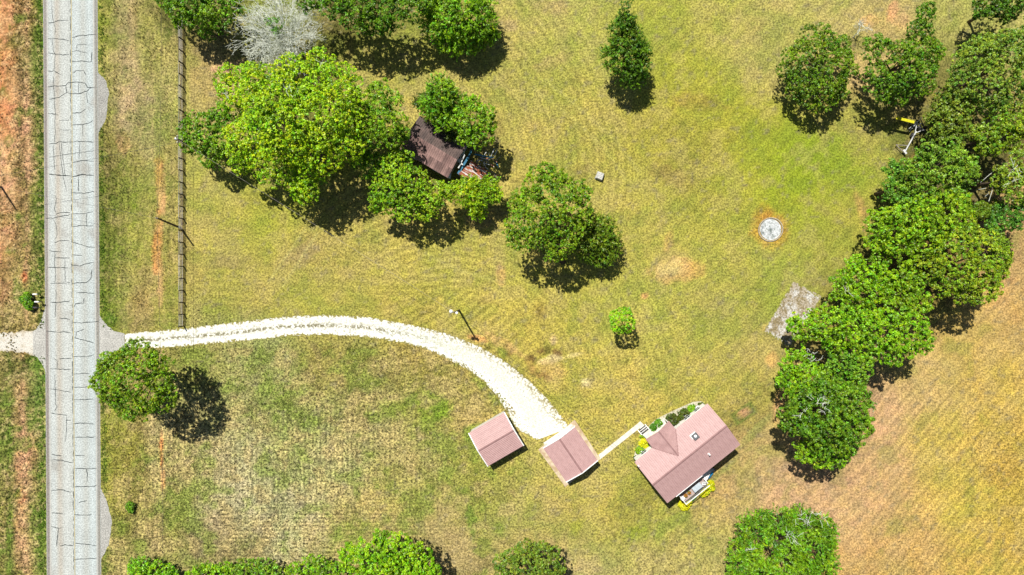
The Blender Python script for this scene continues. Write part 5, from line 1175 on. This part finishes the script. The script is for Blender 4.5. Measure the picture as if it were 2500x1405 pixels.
bare_tree('dead_sapling', 'thin dead sapling with pale twigs beside the round upper right tree', (2083, 92), (2112, 60, 22, 3.6), 8, M_deadwood, depth=4, n0=4, r0=.07, tw=.018)
# bleached limbs poking out of the wood
def bleached(tree_label, spots, seed):
    t = [o for o in bpy.data.objects if o.get('label') == tree_label][0]; rnd = random.Random(seed); mb = MB()
    for (px, py, z) in spots:
        for k in range(5):
            p = W(px + rnd.uniform(-9, 9), py + rnd.uniform(-9, 9), z) - t.location; d = Vector((rnd.gauss(0, 1), rnd.gauss(0, 1), rnd.uniform(0, .5))).normalized()
            q = p + d * rnd.uniform(.3, .7); e = (d + Vector((rnd.gauss(0, .5), rnd.gauss(0, .5), .2))).normalized(); w = q + e * rnd.uniform(.3, .7)
            mb.tube([p, q, w], [.022, .018, .012], 4, caps=False)
            mb.tube([q, q + (e + Vector((rnd.gauss(0, .7), rnd.gauss(0, .7), 0))).normalized() * .45], [.014, .01], 3, caps=False)
    tag(mb.build('bare_twigs', M_deadwood, t), kind='stuff')
bleached('big green tree with bleached twigs at the bottom right', [(1948, 1262, 8.6), (1968, 1274, 8.8), (1985, 1256, 8.4), (1926, 1300, 8.8), (1938, 1312, 8.8), (1828, 1346, 7.6), (2010, 1262, 8)], 1)
bleached('big round green tree at the lower tip of the right wood', [(1988, 978, 15), (2006, 1000, 15), (1960, 1012, 13), (2016, 985, 15)], 2)
bleached('wide low lime tree spreading from the gravel rectangle to the tan field', [(1978, 862, 8.6), (1992, 872, 8.6), (2066, 715, 9)], 3)
bleached('huge spreading lime green tree left of the old farmhouse', [(705, 225, 15), (790, 160, 11), (640, 330, 13), (560, 235, 11)], 4)
bleached('loose tree with pale bare limbs at the right edge of the photo', [(2480, 410, 11), (2470, 440, 11)], 5)
mbd = MB(); rnd = random.Random(12)
dl = empty('fallen_tree', (*W(2420, 450).xy, 0)); tag(dl, 'dead tree whose bleached limbs show in the dark gap of the right wood', 'tree')
DO = Vector((dl.location.x, dl.location.y, 0))
for (p, q, z) in (((2394, 446), (2430, 416), 8), ((2425, 432), (2414, 492), 7.6), ((2389, 463), (2406, 460), 7.2), ((2430, 416), (2446, 412), 8), ((2414, 470), (2405, 480), 7.6)):
    a, b = W(*p, z) - DO, W(*q, z - .6) - DO; kk = 0; m_ = (a + b) / 2 + Vector((rnd.uniform(-.3, .3), rnd.uniform(-.3, .3), .1))
    MB().tube([a, m_, b], [.015, .03, .04], 5).build('limb', M_deadwood, dl)
MB().tube([(0, 0, -.1), (.2, .1, 3.5), (W(2425, 432, 7.6) - DO)], [.22, .17, .09], 8).build('trunk', M_deadwood, dl)

# ------------------------------------------------------------------ grass and weeds (nobody could count them)
def tufts(name, n, box, size, seed, hfac=.5, wfn=None, bright=1.0, spread=.35, col=None):
    r = np.random.default_rng(seed); x = r.uniform(box[0], box[2], n); y = r.uniform(box[1], box[3], n)
    keep = np.ones(n, bool)
    e = x - cen(y); keep &= np.abs(e) > 69
    if wfn is not None: keep &= r.random(n) < wfn(x, y)
    dr = seg_dist(x, y, [((a[0] + b[0]) / 2, (a[1] + b[1]) / 2) for a, b in zip(TOP, BOT)]); keep &= dr > 23 + 8 * (x > 1200)
    keep &= ~((x > 232) & (x < 232 + 36 * np.sqrt(np.clip(1 - ((y - 245) / 76.) ** 2, 0, 1)))) & ~((x > 236) & (x < 238 + 37 * np.sqrt(np.clip(1 - ((y - 1280) / 92.) ** 2, 0, 1))))
    keep &= ~((np.abs(y - 835) < 42 - .22 * np.abs(e).clip(66, 140) + 8) & (np.abs(e) < 135))
    for (cx_, cy_, hw, hh, an) in ((1680, 1110, 122, 72, -38.8), (1212, 1073, 52, 46, -30), (1390, 1108, 52, 50, 56), (1881, 561, 30, 30, 0), (1935, 767, 74, 34, -60), (1515, 1078, 75, 9, -38), (1576, 1045, 20, 12, 40)):
        a = math.radians(an); dx, dy = x - cx_, y - cy_; u = math.cos(a) * dx + math.sin(a) * dy; v = -math.sin(a) * dx + math.cos(a) * dy
        keep &= ~((np.abs(u) < hw) & (np.abs(v) < hh))
    x, y = x[keep], y[keep]; n = len(x); rgb, g = ground_col(x, y)
    wxm, wym = (x - CX) * S, -(y - CY) * S
    nb = 3; V = []; C = []
    base = np.stack([wxm, wym, gz(x, y)], 1)
    for k in range(nb):
        a = r.uniform(0, 2 * math.pi, n); s = size * r.uniform(.5, 1.4, n)
        d = np.stack([np.cos(a), np.sin(a), np.zeros(n)], 1); pz = np.stack([-np.sin(a), np.cos(a), np.zeros(n)], 1)
        b0 = base + pz * (s * .38)[:, None]; b1 = base - pz * (s * .38)[:, None]
        t = base + d * (s * 1.0)[:, None] * spread * 2; t[:, 2] += s * hfac
        V.append(np.stack([b0, b1, t], 1)); f = (r.normal(1, .26, n)).clip(.4, 1.7)[:, None] * bright
        c = rgb * f if col is None else rgb * .35 + np.array(col) * KEXP * .65 * f
        C.append(np.repeat(c[:, None, :], 3, 1))
    V = np.stack(V, 1).reshape(-1, 3); C = np.stack(C, 1).reshape(-1, 3)
    F = np.arange(len(V)).reshape(-1, 3); TOTAL[0] += len(F)
    c4 = np.concatenate([np.clip(C / KEXP, .004, .8), np.zeros((len(C), 1))], 1)
    tag(link(name, npmesh(name, V, F, M_tuft, c4)), kind='stuff')
tufts('lawn_grass', 85000, (250, -30, 2530, 1430), .13, 71, hfac=.45, wfn=lambda x, y: np.where((x < 1180) & (y > 850) | (x < 440), 1.0, .62))
tufts('field_weeds', 26000, (250, 840, 1260, 1430), .2, 72, hfac=.7, bright=1.0, wfn=lambda x, y: sstep(-.15, .3, fbm(x, y, 30, 77, 3)))
tufts('verge_weeds', 15000, (-30, -30, 450, 1430), .22, 73, hfac=.8, wfn=lambda x, y: sstep(-.2, .3, fbm(x, y * .4, 26, 78, 3)) * np.where(x < 110, 1.0, .75))
tufts('edge_weeds', 16000, (84, -30, 262, 1430), .22, 74, hfac=.8, col=(.07, .15, .012), wfn=lambda x, y: np.where(np.abs(np.abs(x - cen(y)) - 75) < 7 + 6 * fbm(x, y, 50, 79, 2), .9, .0) * sstep(-.35, .1, fbm(x, y, 24, 80, 3)))
print('triangles in foliage:', TOTAL[0])
